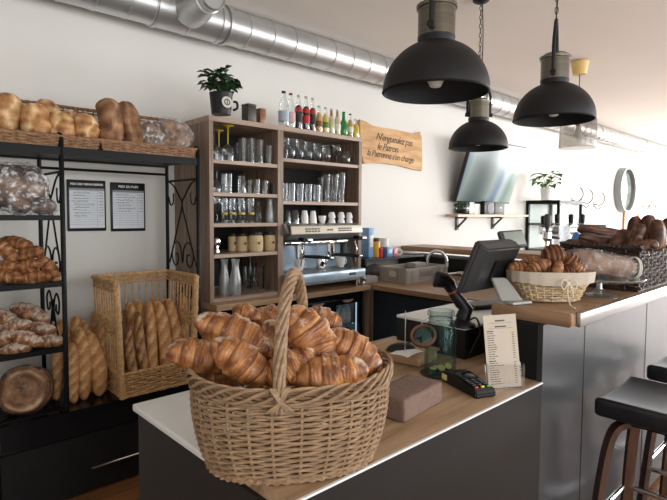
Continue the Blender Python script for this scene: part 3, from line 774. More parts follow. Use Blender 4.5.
# floury croissants on the third shelf
CFm = [croissant_mesh('croissant_floury', .165, .040, c, s, 2.6) for c, s in ((.5, 5), (1.0, 6), (.2, 7))]
rows = [
 (14, 350, 2.92, 10, 'floury croissant at the bottom front left of the third-shelf pile'),
 (49, 342, 2.93, 2, 'floury croissant at the bottom right end of the third-shelf pile'),
 (27, 339, 2.90, -20, 'striped floury croissant at the front centre of the third-shelf pile'),
 (3, 339, 2.98, 20, 'floury croissant at the far left middle of the third-shelf pile'),
 (16, 327, 2.98, 12, 'floury croissant behind the striped one of the third-shelf pile'),
 (40, 329, 3.0, -6, 'round floury croissant right of centre on the third-shelf pile'),
 (5, 318, 3.05, -30, 'floury croissant at the upper left of the third-shelf pile'),
 (30, 314, 3.06, -24, 'large striped croissant crowning the third-shelf pile')]
for i, (px, py, y, ang, lab) in enumerate(rows):
    q = at_y(px, py, y); d = (q-CO).dot(FW)
    sc = 1.25 if i == 7 else 1
    place(CFm[i % 3], img_axes(px, py, d, ang, .1, (0, -.6, 1), (i*41) % 40-20) @ Matrix.Scale(sc, 4), 'croissant', lab, 'croissant', 'floury croissants on the third rack shelf')
# big round loaf on the wire base
def round_loaf():
    c = at_y(26, 389.5, 2.99); me = bread_mesh('round_loaf', 'round_crust', lambda t: ((t-.5)*.13, 0, 0), lambda t, th: max(.002, .129*max(0, 1-abs(2*t-1)**3.4)**.5*(1+.03*math.sin(th*3+1))),
        lambda t, th: (.72 if t < .6 else .60 - .38*math.exp(-((t-.90)/.035)**2) - .12*(t > .95)) + .45*noise.noise(Vector((math.cos(th)*3*(1.2-t), math.sin(th)*3*(1.2-t), t*14))), n=60, seg=40, jitter=.012, seed=31, jf=2.5)
    place(me, axes((-.40, -.85, .25), (0, 0, 1), c), 'round_loaf', 'large dark floury round loaf propped up on the lowest wire shelf', 'bread')
round_loaf()

# ------------------------------------------------------------------ baguettes
BG = [baguette_mesh('baguette_crust', .62, .036, s, 6, .012) for s in (1, 2, 3)]
BS = [baguette_mesh('baguette_seeded', .58, .034, s, 5, .01) for s in (5, 6)]
def baguette(tp, bp, yt, yb, zb, me, label, group, wpx=14):
    P1 = at_y(*tp, yt); P0 = at_y(*bp, yb); a = (P1-P0).normalized()
    P0 = P0 + a*((zb-P0.z)/a.z) if zb is not None else P0
    L = (P1-P0).length; c = (P0+P1)/2
    L0 = me.vertices[-1].co.x - me.vertices[0].co.x
    rad = wpx/2/CAM_F*((c-CO).dot(FW)); r0 = max(v.co.y for v in me.vertices)
    mw = axes(a, (-.45, -1, .2), c) @ Matrix.Diagonal((L/L0, rad/r0*1.06, rad/r0*1.06, 1))
    place(me, mw, 'baguette', label, 'baguette', group)
g = 'loose baguettes standing between rack and basket'
baguette((69, 343), (77, 404), 3.0, 2.93, .468, BG[0], 'reddish-brown loose baguette right beside the black rack post', g, 15)
baguette((78, 327), (87, 402), 3.02, 2.94, .468, BG[1], 'pale loose baguette standing second from the rack post', g, 14)
baguette((90, 330), (100, 397), 3.02, 2.95, .468, BG[2], 'loose baguette standing third from the rack post, in front', g, 14)
baguette((99, 323), (107, 394), 3.07, 3.0, .468, BG[0], 'loose baguette leaning close to the tall wicker basket', g, 13)
baguette((74, 315), (79, 380), 3.2, 3.10, .468, BG[1], 'loose baguette in the back row nearest the rack post', g, 14)
baguette((85, 320), (92, 385), 3.15, 3.06, .468, BG[2], 'loose baguette in the back row between the front ones', g, 12)
baguette((92, 311), (103, 380), 3.22, 3.14, .468, BG[0], 'loose baguette tallest in the back row by the basket', g, 13)
baguette((54, 323), (58, 390), 3.15, 3.05, .468, BG[1], 'loose baguette seen through the rack scrollwork left of the post', g, 12)
baguette((62, 318), (68, 385), 3.22, 3.12, .468, BG[2], 'loose baguette hidden partly behind the black rack post', g, 12)

def baguette_basket():
    t = thing('baguette_basket', 'tall honey wicker baguette basket with open low front between rack and hutch', 'basket', (1.27, 3.01, .467))
    hw, hd = .212, .185
    def f(s, v, z0, z1):
        # perimeter, starting at the front left corner and going round by the front
        per = [(-hw, -hd), (hw, -hd), (hw, hd), (-hw, hd)]; cum = [0, 2*hw, 2*hw+2*hd, 4*hw+2*hd, 4*hw+4*hd]; q = (s % 1)*cum[-1]
        for i in range(4):
            if q <= cum[i+1]+1e-9:
                k = (q-cum[i])/(cum[i+1]-cum[i]); p = Vector(per[i]).lerp(Vector(per[(i+1) % 4]), k); break
        z = z0+(z1-z0)*v; fl = 1 + .12*z/.65
        return (p.x*fl, p.y*(1+.02*z/.65), z), (*[(0, -1), (1, 0), (0, 1), (-1, 0)][i], 0)
    b = MB(); weave(b, lambda s, v: f(s, v, .008, .125), 28, 8, .0056, .0050, .006, per=5)
    b.box((0, 0, .008), (2*hw, 2*hd, .01)); b.build('woven_base', 'wicker_honey', t)
    r = MB(); rope(r, [Vector(f(i/80, 1, .008, .135)[0]) for i in range(80)], .007, 2, .006, 24, True)
    rope(r, [Vector(f(i/80, 1, .0, .006)[0]) for i in range(80)], .006, 2, .005, 30, True); r.build('base_rim', 'wicker_honey', t)
    fs = 2*hw/(4*hw+4*hd)      # front share of the perimeter
    b = MB(); weave(b, lambda s, v: f(s, v, .585, .635), 24, 4, .0052, .004, .006, False, fs, 1, per=4); weave(b, lambda s, v: f(s, v, .34, .43), 24, 7, .0052, .004, .006, False, fs, 1, per=4)
    b.build('woven_bands', 'wicker_honey', t)
    r = MB(); rope(r, [Vector(f(fs+(1-fs)*i/60, 1, .0, .645)[0]) for i in range(61)], .007, 3, .007, 16); r.build('top_rim', 'wicker_honey', t)
    b = MB()
    for i in range(31):
        s = fs+(1-fs)*i/30; b.tube([f(s, v, .13, .59)[0] for v in (0, .5, 1)], .0055, 6)
    b.build('upright_rods', 'wicker_honey', t)
    for s in (0.0005, fs):
        b = MB(); rope(b, [f(s, i/10, .0, .648)[0] for i in range(11)], .010, 4, .010, 3); b.tube([f(s, i/4, .0, .64)[0] for i in range(5)], .012, 8); b.build('front_post', 'wicker_honey', t)
baguette_basket()
g = 'baguettes standing in the tall wicker basket'
baguette((129, 326), (133, 374), 2.98, 2.93, .485, BS[0], 'short pale seeded baguette at the left front of the wicker basket', g, 11)
baguette((136.5, 311), (146, 371), 3.0, 2.93, .485, BS[1], 'dark seed-crusted baguette second from left at the basket front', g, 12)
baguette((147, 301), (155, 368), 3.04, 2.93, .485, BG[0], 'deeper brown baguette just right of the seeded ones in the basket', g, 13)
baguette((157, 301), (167, 366), 3.02, 2.93, .485, BG[1], 'slashed golden baguette at the middle front of the wicker basket', g, 13)
baguette((170, 298), (177, 363), 3.05, 2.96, .485, BG[2], 'slashed golden baguette second from right at the basket front', g, 11)
baguette((180, 293), (188, 361), 3.05, 2.95, .485, BG[0], 'slashed golden baguette furthest right in the wicker basket', g, 12)
baguette((129, 302), (137, 365), 3.14, 3.05, .485, BG[1], 'baguette furthest left in the back row of the wicker basket', g, 12)
baguette((139, 299), (147, 365), 3.15, 3.06, .485, BG[2], 'baguette second from left in the back row of the wicker basket', g, 12)
baguette((151, 296), (160, 360), 3.15, 3.06, .485, BG[0], 'baguette in the middle of the back row of the wicker basket', g, 12)
baguette((163, 299), (171, 360), 3.16, 3.07, .485, BG[1], 'baguette furthest right in the back row of the wicker basket', g, 11)

# ------------------------------------------------------------------ price sheets on the wall
def price_sheet(x0, x1, z0, z1, title, nlines, label):
    t = thing('price_sheet', label, 'sign', ((x0+x1)/2, 3.4938, (z0+z1)/2))
    w, h = x1-x0, z1-z0
    MB().box((0, 0, 0), (w, .012, h), .005).build('board', 'black_plastic', t)
    MB().b2((-w/2+.012, -.0085, -h/2+.020), (w/2-.012, -.0065, h/2-.052)).build('paper', 'sheet_paper', t, smooth=False)
    MB().b2((-w/2+.012, -.0092, h/2-.066), (w/2-.012, -.0086, h/2-.052)).build('grey_header', 'ink_grey', t, smooth=False)
    text_mesh('title_lettering', title, .0178 if len(title) > 15 else .021, 'white_print', t, (0, -.0085, h/2-.028), bold=.0006)
    b = MB(); n = 15
    for i in range(n):
        z = h/2-.072-i*(h-.10)/n; b.b2((-w/2+.014, -.0094, z), (w/2-.014, -.0088, z+.0012))
    b.b2((w*.26, -.0094, -h/2+.022), (w*.265, -.0088, h/2-.068)); b.build('ruled_lines', 'ink_grey', t, smooth=False)
    b = MB(); pr2 = MB(); rr = random.Random(nlines)
    for i in range(nlines):
        z = h/2-.080-i*.0185; x = -w/2+.03+rr.random()*.02
        for k in range(rr.randint(4, 6)):
            l = .010+rr.random()*.016; pts = [(x+l*j/6, -.0098, z+rr.uniform(-.004, .004)) for j in range(7)]
            b.tube(pts, .0011, 4); x += l+.005
            if x > w*.20: break
        pr2.tube([(w*.31+j*.006, -.0098, z+rr.uniform(-.003, .003)) for j in range(5)], .0011, 4)
    b.build('handwritten_items', 'ink', t); pr2.build('handwritten_prices', 'ink', t)
price_sheet(.985, 1.220, 1.372, 1.698, 'PRIX DES VIENNOISERIES', 9, 'left price sheet on the wall, black board headed PRIX DES VIENNOISERIES')
price_sheet(1.250, 1.482, 1.366, 1.692, 'PRIX DU PAIN', 7, 'right price sheet on the wall, black board headed PRIX DU PAIN')
# ------------------------------------------------------------------ glassware
def prof(kind, h, r):
    if kind == 'tumbler': return [(0, .012), (r*.76, .012), (r*.80, 0), (r*.84, 0), (r, h)]
    if kind == 'slim': return [(0, .016), (r*.82, .016), (r*.88, 0), (r*.92, .004), (r, h)]
    if kind == 'stemless': return [(0, .008), (r*.55, .008), (r*.62, 0), (r*.92, h*.25), (r, h*.45), (r*.90, h*.8), (r*.80, h)]
    if kind == 'beer': return [(0, h*.1), (r*.5, h*.1), (r*.70, 0), (r*.72, h*.10), (r*.60, h*.20), (r*.78, h*.5), (r, h)]
    if kind == 'goblet': return [(0, .002), (r*.75, 0), (r*.70, .006), (r*.12, .015), (r*.10, h*.42), (r*.6, h*.5), (r, h*.72), (r*.86, h)]
    if kind == 'flare': return [(0, .015), (r*.6, .015), (r*.66, 0), (r*.68, .008), (r, h*.95), (r*.98, h)]
    if kind == 'carafe': return [(0, .01), (r*.9, .01), (r*.92, 0), (r, h*.12), (r*.98, h*.45), (r*.62, h*.74), (r*.60, h*.88), (r*.74, h)]
    if kind == 'round': return [(0, .01), (r*.6, .01), (r*.7, 0), (r, h*.4), (r*.95, h*.7), (r*.72, h)]
    if kind == 'cup': w = r*.93; return [(0, .003), (r*.6, 0), (r*.66, .006), (r*.92, h*.5), (r, h), (w, h), (r*.85, h*.5), (r*.5, .012), (0, .012)]
def flipped(p, h): return [(r, h-z) for r, z in p][::-1]
def place_glass(kind, px, y0, y1, wpx, zs, yd, m, name, label, cat, group, invert=False, band=None):
    q = at_y(px, y1, yd); q.z = zs+.0008; d = (q-CO).dot(FW); h = (y1-y0)/CAM_F*d; r = wpx/2/CAM_F*d
    p = prof(kind, h, r)
    if invert: p = flipped(p, h)
    if band:
        t = thing(name, label, cat, q, 0, group)
        MB().lathe(p, 18, cap0=False, cap1=False).build('glass_body', m, t)
        MB().lathe([(r*.99, h*.34), (r*1.01, h*.42)], 18, cap0=False, cap1=False).build('printed_band', band, t)
        return t
    o = MB().lathe(p, 18, cap0=False, cap1=False).build(name, m); o.location = q
    return tag(o, label, cat, group)
def row(name, cat, group, where, zs, items, m='glass', yd=3.07, what='clear glass'):
    for i, it in enumerate(items):
        kind, px, y0, y1, w = it[:5]; opt = it[5] if len(it) > 5 else {}
        lab = '%s, %s from left %s' % (opt.get('what', what), ordinal(i), where)
        place_glass(kind, px, y0, y1, w, zs, opt.get('yd', yd), opt.get('m', m), opt.get('name', name), lab, opt.get('cat', cat), group, opt.get('inv', False), opt.get('band'))
G = 'glass_bright'
row('drinking_glass', 'glass', 'glasses on the top left hutch shelf', 'in front on the top left hutch shelf', 1.844, [
    ('tumbler', 242.5, 139.5, 163.5, 8.5), ('tumbler', 251, 140, 164.2, 8.5), ('tumbler', 259.5, 141.5, 165, 8.5),
    ('tumbler', 268.5, 147.5, 166.5, 9.5, {'what': 'shorter clear glass'})], G, what='straight clear tumbler')
row('drinking_glass', 'glass', 'glasses on the top left hutch shelf', 'at the back of top left hutch shelf', 1.844, [
    ('tumbler', 236, 141, 161.5, 8), ('tumbler', 247, 143, 163, 8), ('tumbler', 256, 144, 164, 8)], 'glass', 3.25, what='straight clear tumbler')
def stem_glass(px, y0, y1, w, m2, label, yd):
    q = at_y(px, y1, yd); q.z = 1.8445; d = (q-CO).dot(FW); h = (y1-y0)/CAM_F*d; r = w/2/CAM_F*d
    t = thing('wine_glass', label, 'glass', q, 0, 'upturned wine glasses')
    MB().lathe([(r*.86, 0), (r, h*.20), (r*.9, h*.36), (r*.3, h*.46), (.004, h*.48)], 20, cap0=False).build('bowl', G, t)
    MB().lathe([(.0045, h*.475), (.0045, h*.93)], 10).build('stem', m2, t)
    MB().lathe([(.005, h*.92), (r*.3, h*.955), (r*.92, h*.985), (r*.92, h), (0.0005, h*.99)], 20).build('foot', m2, t)
stem_glass(219, 129, 159.5, 11, 'yellow_glass', 'upturned wine glass with yellow stem, behind and left of the other yellow one', 3.12)
stem_glass(228, 126.5, 161.5, 13, 'yellow_glass', 'upturned wine glass with yellow stem, right one and nearer of the two', 3.06)
stem_glass(214.5, 124.5, 160, 9, 'glass_bright', 'upturned clear-stemmed wine glass at the left edge of the top hutch shelf', 3.08)
row('drinking_glass', 'glass', 'glasses on the second left hutch shelf', 'on the second left hutch shelf', 1.630, [
    ('goblet', 216.5, 170, 192.8, 9, {'what': 'upturned stemmed glass', 'inv': True}), ('tumbler', 224, 174.5, 193.2, 6), ('tumbler', 229, 174.5, 193.4, 7),
    ('flare', 241.5, 176.8, 194.2, 10.5, {'what': 'upturned flared glass', 'inv': True}), ('tumbler', 249.5, 181, 194.6, 6, {'yd': 3.15}), ('tumbler', 256, 181, 195, 9), ('tumbler', 264.5, 182, 195.4, 8.5),
    ('tumbler', 273, 185.5, 195.6, 6.5, {'what': 'small dark blue glass', 'm': 'navy_panel'})], G, what='clear straight tumbler')
row('drinking_glass', 'glass', 'glasses on the third left hutch shelf', 'on the third left hutch shelf', 1.425, [
    ('goblet', 217, 198, 224, 8, {'what': 'clear stemmed glass'}), ('slim', 224.5, 199.5, 224, 6.5, {'band': 'yellow_glass'}), ('slim', 232.5, 199.5, 224, 6.5, {'band': 'yellow_glass'}),
    ('slim', 241.5, 199.8, 224, 6.8, {'band': 'yellow_glass'}), ('slim', 251, 200, 224, 7, {'band': 'yellow_glass'}), ('carafe', 258.5, 201, 224, 7, {'what': 'waisted clear beer glass', 'm': 'glass'}),
    ('carafe', 270, 200.5, 224, 9.5, {'what': 'smoky carafe', 'm': 'frosted_glass', 'name': 'carafe', 'cat': 'carafe'})], G, what='slim clear glass with a gold print')
row('drinking_glass', 'glass', 'glasses on the third left hutch shelf', 'at the back of the third left hutch shelf', 1.425, [
    ('slim', 228, 200, 222, 6), ('slim', 237, 200, 222, 6), ('slim', 246, 200.5, 222, 6)], 'glass', 3.22, what='slim clear glass')
def store_jar(px, y0, y1, w, label, yd):
    q = at_y(px, y1, yd); q.z = 1.219; d = (q-CO).dot(FW); h = (y1-y0)/CAM_F*d; r = w/2/CAM_F*d
    t = thing('storage_jar', label, 'jar', q, 0, 'sugar jars on the fourth hutch shelf')
    MB().lathe([(r*.85, 0), (r, h*.10), (r, h*.72), (r*.86, h*.84)], 20).build('contents', 'jar_content', t)
    MB().lathe([(r*.80, h*.842), (r*.88, h*.87), (r*.88, h*.99), (r*.8, h)], 20).build('lid', 'dark_lid', t)
    MB().box((0, -r*1.0, h*.46), (r*.9, .003, h*.12), rot=Matrix.Rotation(.6, 3, 'Z')).build('label_strip', 'dark_lid', t, smooth=False)
store_jar(233, 234.5, 252, 10, 'cream-filled jar furthest left of four on the fourth hutch shelf', 3.2)
store_jar(242.5, 234, 252, 12, 'cream-filled jar second from left on the fourth hutch shelf', 3.14)
store_jar(255.7, 233, 252.3, 15, 'largest cream-filled jar, nearest of the four on the fourth hutch shelf', 3.07)
store_jar(270, 233.5, 252, 13, 'cream-filled jar furthest right on the fourth hutch shelf', 3.08)
def shaker():
    q = at_y(217, 254, 3.07); q.z = 1.219
    t = thing('cocktail_shaker', 'chrome ball-topped shaker at the left end of the fourth hutch shelf', 'shaker', q)
    MB().lathe([(.016, 0), (.018, .01), (.012, .03), (.010, .055)], 16).build('base', 'chrome', t)
    MB().lathe([(.006, .05), (.022, .06), (.027, .08), (.022, .10), (.006, .112)], 16).build('ball', 'chrome', t)
shaker()
row('carafe', 'carafe', 'frosted carafes at the bottom of the hutch', 'on the bottom left hutch shelf', .926, [
    ('slim', 215.5, 262, 298, 5, {'what': 'tall clear glass', 'm': 'glass', 'name': 'drinking_glass', 'cat': 'glass'}),
    ('carafe', 224.5, 261, 297, 10.5, {'yd': 3.10}), ('carafe', 235.5, 261.5, 297, 11.5, {'yd': 3.06})], 'frosted_glass', what='frosted white carafe')
def mug(px, y0, y1, w, zs, label, yd, ang, m=G):
    q = at_y(px, y1, yd); q.z = zs; d = (q-CO).dot(FW); h = (y1-y0)/CAM_F*d; r = w/2/CAM_F*d
    t = thing('glass_mug', label, 'mug', q, ang, 'glass mugs at the bottom of the hutch')
    MB().lathe(prof('tumbler', h, r), 16, cap0=False, cap1=False).build('body', m, t)
    MB().tube(bezier([(r*.9, 0, h*.85), (r*1.5, 0, h*.78), (r*1.6, 0, h*.4), (r*.85, 0, h*.25)], 5), .004, 6).build('handle', m, t)
for i, (px, y0, y1, w, yd) in enumerate([(246, 283, 296.5, 7.5, 3.06), (246, 270, 283, 7.5, 3.062), (255, 283, 295, 7.5, 3.06), (255, 270, 282.5, 7.5, 3.062), (261, 272, 293, 5, 3.16)]):
    z = .926 if i in (0, 2, 4) else .926 + [0, .098, 0, .088][i]
    mug(px, y0, y1, w, z, ['left lower glass mug of the stack right of the carafes', 'glass mug stacked on top of the left lower mug', 'right lower glass mug of the stack beside the red bottles', 'glass mug stacked on top of the right lower mug', 'tall glass mug half hidden behind the stacked mugs'][i], yd, -.6)
def bar_bottle(px, y0, y1, w, zs, yd, m, label, group):
    q = at_y(px, y1, yd); q.z = zs; d = (q-CO).dot(FW); h = (y1-y0)/CAM_F*d; r = w/2/CAM_F*d
    t = thing('spirit_bottle', label, 'bottle', q, 0, group)
    MB().lathe([(r*.9, 0), (r, .006), (r, h*.62), (r*.36, h*.78), (r*.34, h*.93)], 18).build('glass', m, t)
    MB().lathe([(r*.38, h*.925), (r*.38, h)], 12).build('cap', 'dark_lid', t)
for i, (px, m, w) in enumerate([(250, 'dark_bottle', 6), (258, 'red_bottle', 6), (266, 'dark_bottle', 6.5), (274, 'red_bottle', 6.5)]):
    bar_bottle(px, 258, 293, w, .926, 3.27 if i < 2 else 3.18, m, '%s spirit bottle, %s from the left at the back of the bottom hutch shelf' % ('dark' if 'dark' in m else 'deep red', ordinal(i)), 'spirit bottles at the bottom of the hutch')

row('drinking_glass', 'glass', 'glasses on the top right hutch shelf', 'on the top right hutch shelf', 1.895, [
    ('stemless', 285.5, 136, 157.5, 5, {'what': 'clear bulbous tumbler'}), ('stemless', 291, 136.5, 158.2, 8.5, {'what': 'clear bulbous tumbler'}), ('stemless', 299.5, 138, 159, 8.5, {'what': 'clear bulbous tumbler'}), ('stemless', 308, 139.5, 159.5, 9, {'what': 'clear bulbous tumbler'}),
    ('stemless', 317, 142, 160.8, 9), ('stemless', 326, 143.5, 161.8, 9.5), ('goblet', 336.5, 144.5, 163, 9.5, {'what': 'clear goblet'}), ('round', 346, 150.5, 164, 9, {'what': 'small round clear glass'}), ('round', 355, 151, 165, 7.5, {'what': 'small round clear glass'})], G, what='clear stemless glass')
row('drinking_glass', 'glass', 'tumblers on the lower right hutch shelf', 'on the lower right hutch shelf', 1.584, [
    ('tumbler', 285.3, 184, 201.5, 5), ('tumbler', 291.7, 184, 201.6, 7.8), ('tumbler', 300, 184.5, 201.8, 7.8), ('tumbler', 308.3, 185, 202, 7.8), ('tumbler', 316.7, 185.3, 202.2, 8)], G, what='short clear tumbler')
row('beer_glass', 'glass', 'beer glasses on the lower right hutch shelf', 'on the lower right hutch shelf', 1.584, [
    ('beer', 321, 177, 202, 7, {'yd': 3.25}), ('beer', 327, 175, 202.4, 7.5, {'yd': 3.13}), ('beer', 331.5, 173, 201, 7, {'yd': 3.3}), ('beer', 335, 175.5, 202.8, 8, {'yd': 3.12}), ('beer', 341.5, 174, 203, 8.5, {'yd': 3.06})], G, what='tall clear beer glass')

# ------------------------------------------------------------------ espresso machine with cups on top
def machine():
    t = thing('espresso_machine', 'two-group espresso machine with cream panel on the back counter', 'coffee machine', (2.69, 3.2, .9))
    W = .385
    MB().prism([(-.27, .055), (.24, .055), (.24, .515), (-.20, .515), (-.262, .49), (-.262, .44), (-.20, .40), (-.10, .385), (-.02, .37), (-.02, .15), (-.27, .15)], -W+.03, W-.03, 'x').build('body', 'machine_grey', t, smooth=False)
    p = MB().box((0, -.264, .468), (2*W-.03, .016, .062), .006, Matrix.Rotation(-.15, 3, 'X')); p.build('cream_panel', 'cream_enamel', t)
    for s in (-1, 1):
        MB().prism([(-.27, .055), (.24, .055), (.24, .515), (-.21, .515), (-.255, .45), (-.13, .40), (-.07, .36), (-.15, .15), (-.27, .13)], s*W-.012, s*W+.012, 'x').build('side_panel', 'machine_grey', t, smooth=False)
    MB().b2((-W+.035, -.03, .15), (W-.035, -.022, .33)).build('mirror_backsplash', 'machine_blue', t, smooth=False)
    MB().box((0, -.11, .365), (2*W-.09, .10, .03), .008).build('group_bar', 'chrome', t)
    tr = MB(); tr.box((0, -.165, .112), (2*W-.02, .29, .07), .008); tr.build('drip_tray', 'machine_blue', t)
    g = MB()
    for i in range(20): g.b2((-.34+i*.035, -.30, .148), (-.33+i*.035, -.035, .153))
    g.build('tray_grate', 'steel', t, smooth=False)
    for x in (-.18, .14):
        g = MB(); g.lathe([(.042, .27), (.042, .35)], 20, (x, -.13, 0)); g.lathe([(.036, .245), (.036, .268)], 20, (x, -.13, 0)); g.build('group_head', 'chrome', t)
        h = MB(); h.tube([(x+.02, -.15, .262), (x+.10, -.235, .258), (x+.17, -.30, .25)], [.011, .014, .012], 10); h.build('portafilter_handle', 'black_plastic', t)
        b = MB(); b.lathe([(.003, -.016), (.013, -.010), (.016, 0), (.013, .010), (.003, .016)], 12, (x+.175, -.305, .25)); b.build('handle_cap', 'chrome', t)
    for x in (-.27, .31):
        k = MB(); k.tube([(x, -.245, .40), (x, -.31, .395)], .017, 12); k.build('steam_knob', 'black_plastic', t)
        b = MB(); b.box((x+.035, -.31, .395), (.045, .03, .035), .012); b.build('steam_knob_end', 'chrome', t)
        b = MB(); b.tube(bezier([(x, -.24, .37), (x+.01, -.26, .30), (x+.005, -.25, .20)], 6), .005, 8); b.build('steam_wand', 'chrome', t)
    b = MB()
    for gx in (-.17, .17):
        for k in range(5):
            b.b2((gx-.07+k*.03, -.277, .472), (gx-.05+k*.03, -.272, .482)); b.b2((gx-.07+k*.03, -.280, .455), (gx-.05+k*.03, -.276, .465))
    for k in range(3): b.b2((-.02+k*.022, -.279, .462), (-.008+k*.022, -.274, .474))
    b.build('buttons', 'charcoal', t, smooth=False)
    for x in (-.34, .34):
        for y in (-.25, .18): 
            MB().lathe([(.022, .001), (.02, .06)], 14, (x, y, 0)).build('foot', 'chrome', t)
    b = MB(); b.box((.22, -.3118, .115), (.07, .004, .02), .001); b.build('maker_plate', 'charcoal', t)
machine()
row('coffee_cup', 'cup', 'cups on top of the espresso machine', 'on top of the espresso machine', 1.4155, [
    ('cup', 288, 209, 222, 6, {'what': 'upturned glass cup', 'm': G, 'inv': True}), ('cup', 295, 208.5, 222, 9, {'what': 'upturned glass cup', 'm': G, 'inv': True}), ('cup', 304.5, 209, 222, 8, {'inv': True, 'what': 'tall upturned white cup'}), ('cup', 313, 209.5, 222, 7.5, {'inv': True, 'what': 'tall upturned white cup'}),
    ('cup', 322, 214.5, 222, 8), ('cup', 331.5, 216.5, 222, 8, {'inv': True, 'what': 'lower upturned cup of a pair'}), ('cup', 341, 216.5, 222, 7.5, {'inv': True, 'what': 'lower upturned cup of a pair'}), ('cup', 349, 216.5, 222, 7, {'inv': True, 'what': 'lower upturned cup of a pair'})], 'ceramic', 3.02, what='white espresso cup')
row('coffee_cup', 'cup', 'cups on top of the espresso machine', 'in the top layer on the espresso machine', 1.4565, [
    ('cup', 331.5, 210.5, 216.4, 8, {'inv': True}), ('cup', 341, 210.5, 216.4, 7.5, {'inv': True}), ('cup', 349, 211, 216.4, 7, {'inv': True})], 'ceramic', 3.02, what='upper upturned white cup')
def tray_cup(x, y, lab):
    t = thing('coffee_cup', lab, 'cup', (x, y, 1.0545)); h, r = .085, .042
    MB().lathe(prof('cup', h, r), 20, cap0=False, cap1=False).build('bowl', 'ceramic', t)
    MB().tube(bezier([(r*.9, 0, h*.8), (r*1.55, 0, h*.7), (r*1.5, 0, h*.35), (r*.75, 0, h*.25)], 5), .004, 6).build('handle', 'ceramic', t)
tray_cup(2.50, 3.06, 'white cup standing on the espresso machine drip tray at left')
tray_cup(2.92, 3.04, 'white cup standing on the espresso machine drip tray at right')
def jug():
    t = thing('milk_jug', 'steel milk jug between the two groups of the espresso machine', 'jug', (2.72, 3.06, 1.0545))
    MB().lathe([(.04, 0), (.043, .01), (.036, .07), (.034, .10), (.031, .10), (.033, .07), (.038, .012), (0, .01)], 20).build('body', 'chrome', t)
    MB().tube(bezier([(.034, 0, .09), (.07, 0, .085), (.068, 0, .04), (.04, 0, .025)], 5), .004, 6).build('handle', 'chrome', t)
jug()
tag(MB().box((3.22, 3.02, .93), (.15, .12, .06), .008).build('grey_box', 'grey_plastic'), 'small grey box standing just right of the espresso machine', 'box')
def tamper():
    q = at_z(371, 285, .9); t = thing('tamper', 'chrome tamper standing on the counter corner right of the espresso machine', 'tamper', (3.10, 2.945, .901))
    MB().lathe([(.022, 0), (.022, .018), (.008, .024)], 16).build('base', 'chrome', t)
    MB().lathe([(.008, .022), (.016, .04), (.017, .055), (.009, .065)], 16).build('knob', 'chrome', t)
tamper()

# ------------------------------------------------------------------ plant, tins, bottles on the hutch
def potted(name, label, q, r, h, potm, leafm, n, size, seed, spread_, hh, soil=True):
    t = thing(name, label, 'plant', q)
    MB().lathe([(0, 0), (r*.82, 0), (r, h*.96), (r*1.02, h), (r*.92, h), (r*.86, h*.86), (0, h*.86)], 24).build('pot', potm, t)
    MB().lathe([(r*.86, h*.865), (r*.5, h*.90), (0.001, h*.91)], 20).build('soil', 'soil', t)
    rr = random.Random(seed); b = MB(); st = MB()
    for i in range(n):
        a = rr.uniform(0, 2*PI); k = math.sqrt(rr.random()); z = h+hh*(.15+.85*rr.random()); rad = spread_*k*(1-.35*abs((z-h)/hh-.5))
        c = Vector((rad*math.cos(a), rad*math.sin(a), z)); d = Vector((math.cos(a+rr.uniform(-.7, .7)), math.sin(a+rr.uniform(-.7, .7)), rr.uniform(-.5, .35))).normalized()
        side = d.cross(Vector((0, 0, 1))).normalized(); up = side.cross(d); s = size*rr.uniform(.7, 1.2)
        V = []
        for u, w, dz in ((0, 0, 0), (.3, .26, .03), (.62, .30, .02), (1, 0, -.13)):
            V.append((c + d*s*u + side*s*w + up*s*(dz+w*.25), c + d*s*u + up*s*dz, c + d*s*u - side*s*w + up*s*(dz+w*.25)))
        for (A, B) in zip(V, V[1:]):
            for j in (0, 1):
                try:
                    f = [b.bm.verts.new(x) for x in (A[j], B[j], B[j+1], A[j+1])]; b.bm.faces.new(f)
                except ValueError: pass
        if i % 3 == 0: st.tube([(0, 0, h*.88), (c.x*.5, c.y*.5, h+(z-h)*.5), c], .0022, 5)
    b.build('foliage', leafm, t, sharp=80); st.build('stems', 'stem_green', t)
    return t
q = at_z(219.5, 113.5, HZ+.0015); q.x += .03; q.y += .03
pl = potted('potted_plant', 'leafy green plant in a black mug-like pot on the hutch corner', Vector((q.x, q.y, HZ+.0015)), .074, .135, 'black_plastic', 'leaf', 95, .082, 5, .095, .135)
def badge(t):
    a = -1.62; c = Vector((math.cos(a), math.sin(a), 0))*.0765
    b = MB(); b.lathe([(.001, 0), (.036, 0), (.036, .003), (.001, .003)], 24, axis='x'); o = b.build('white_badge', 'label_white', t)
    o.location = (c.x, c.y, .068); o.rotation_euler = (0, -.1, a)
    b = MB(); b.lathe([(.014, 0), (.022, 0), (.022, .002), (.014, .002), (.014, 0)], 24, axis='x', cap0=False, cap1=False); b.box((.001, 0, 0), (.002, .006, .026)); o2 = b.build('badge_emblem', 'grey_label', t)
    o2.location = (c.x*1.045, c.y*1.045, .068); o2.rotation_euler = (0, -.1, a)
    h = MB(); h.tube(bezier([(.062, -.045, .085), (.080, -.058, .080), (.082, -.060, .045), (.060, -.044, .03)], 5), .008, 8); h.build('pot_handle', 'black_plastic', t)
badge(pl)
def tin(px, y0, y1, w, m, label, rz):
    q = at_y(px, y1, 3.06); d = (q-CO).dot(FW); h = (y1-y0)/CAM_F*d; s = w/CAM_F*d*.8
    t = thing('tea_tin', label, 'tin', (q.x, 3.06, HZ+.001), rz)
    MB().box((0, 0, h*.43), (s, s, h*.86), .006).build('body', m, t); MB().box((0, 0, h*.93), (s*1.02, s*1.02, h*.13), .005).build('lid', m, t)
    MB().box((0, -s*.505, h*.45), (s*.6, .002, h*.35), .0005).build('label_panel', 'label_brown' if m == 'tin_copper' else 'charcoal', t)
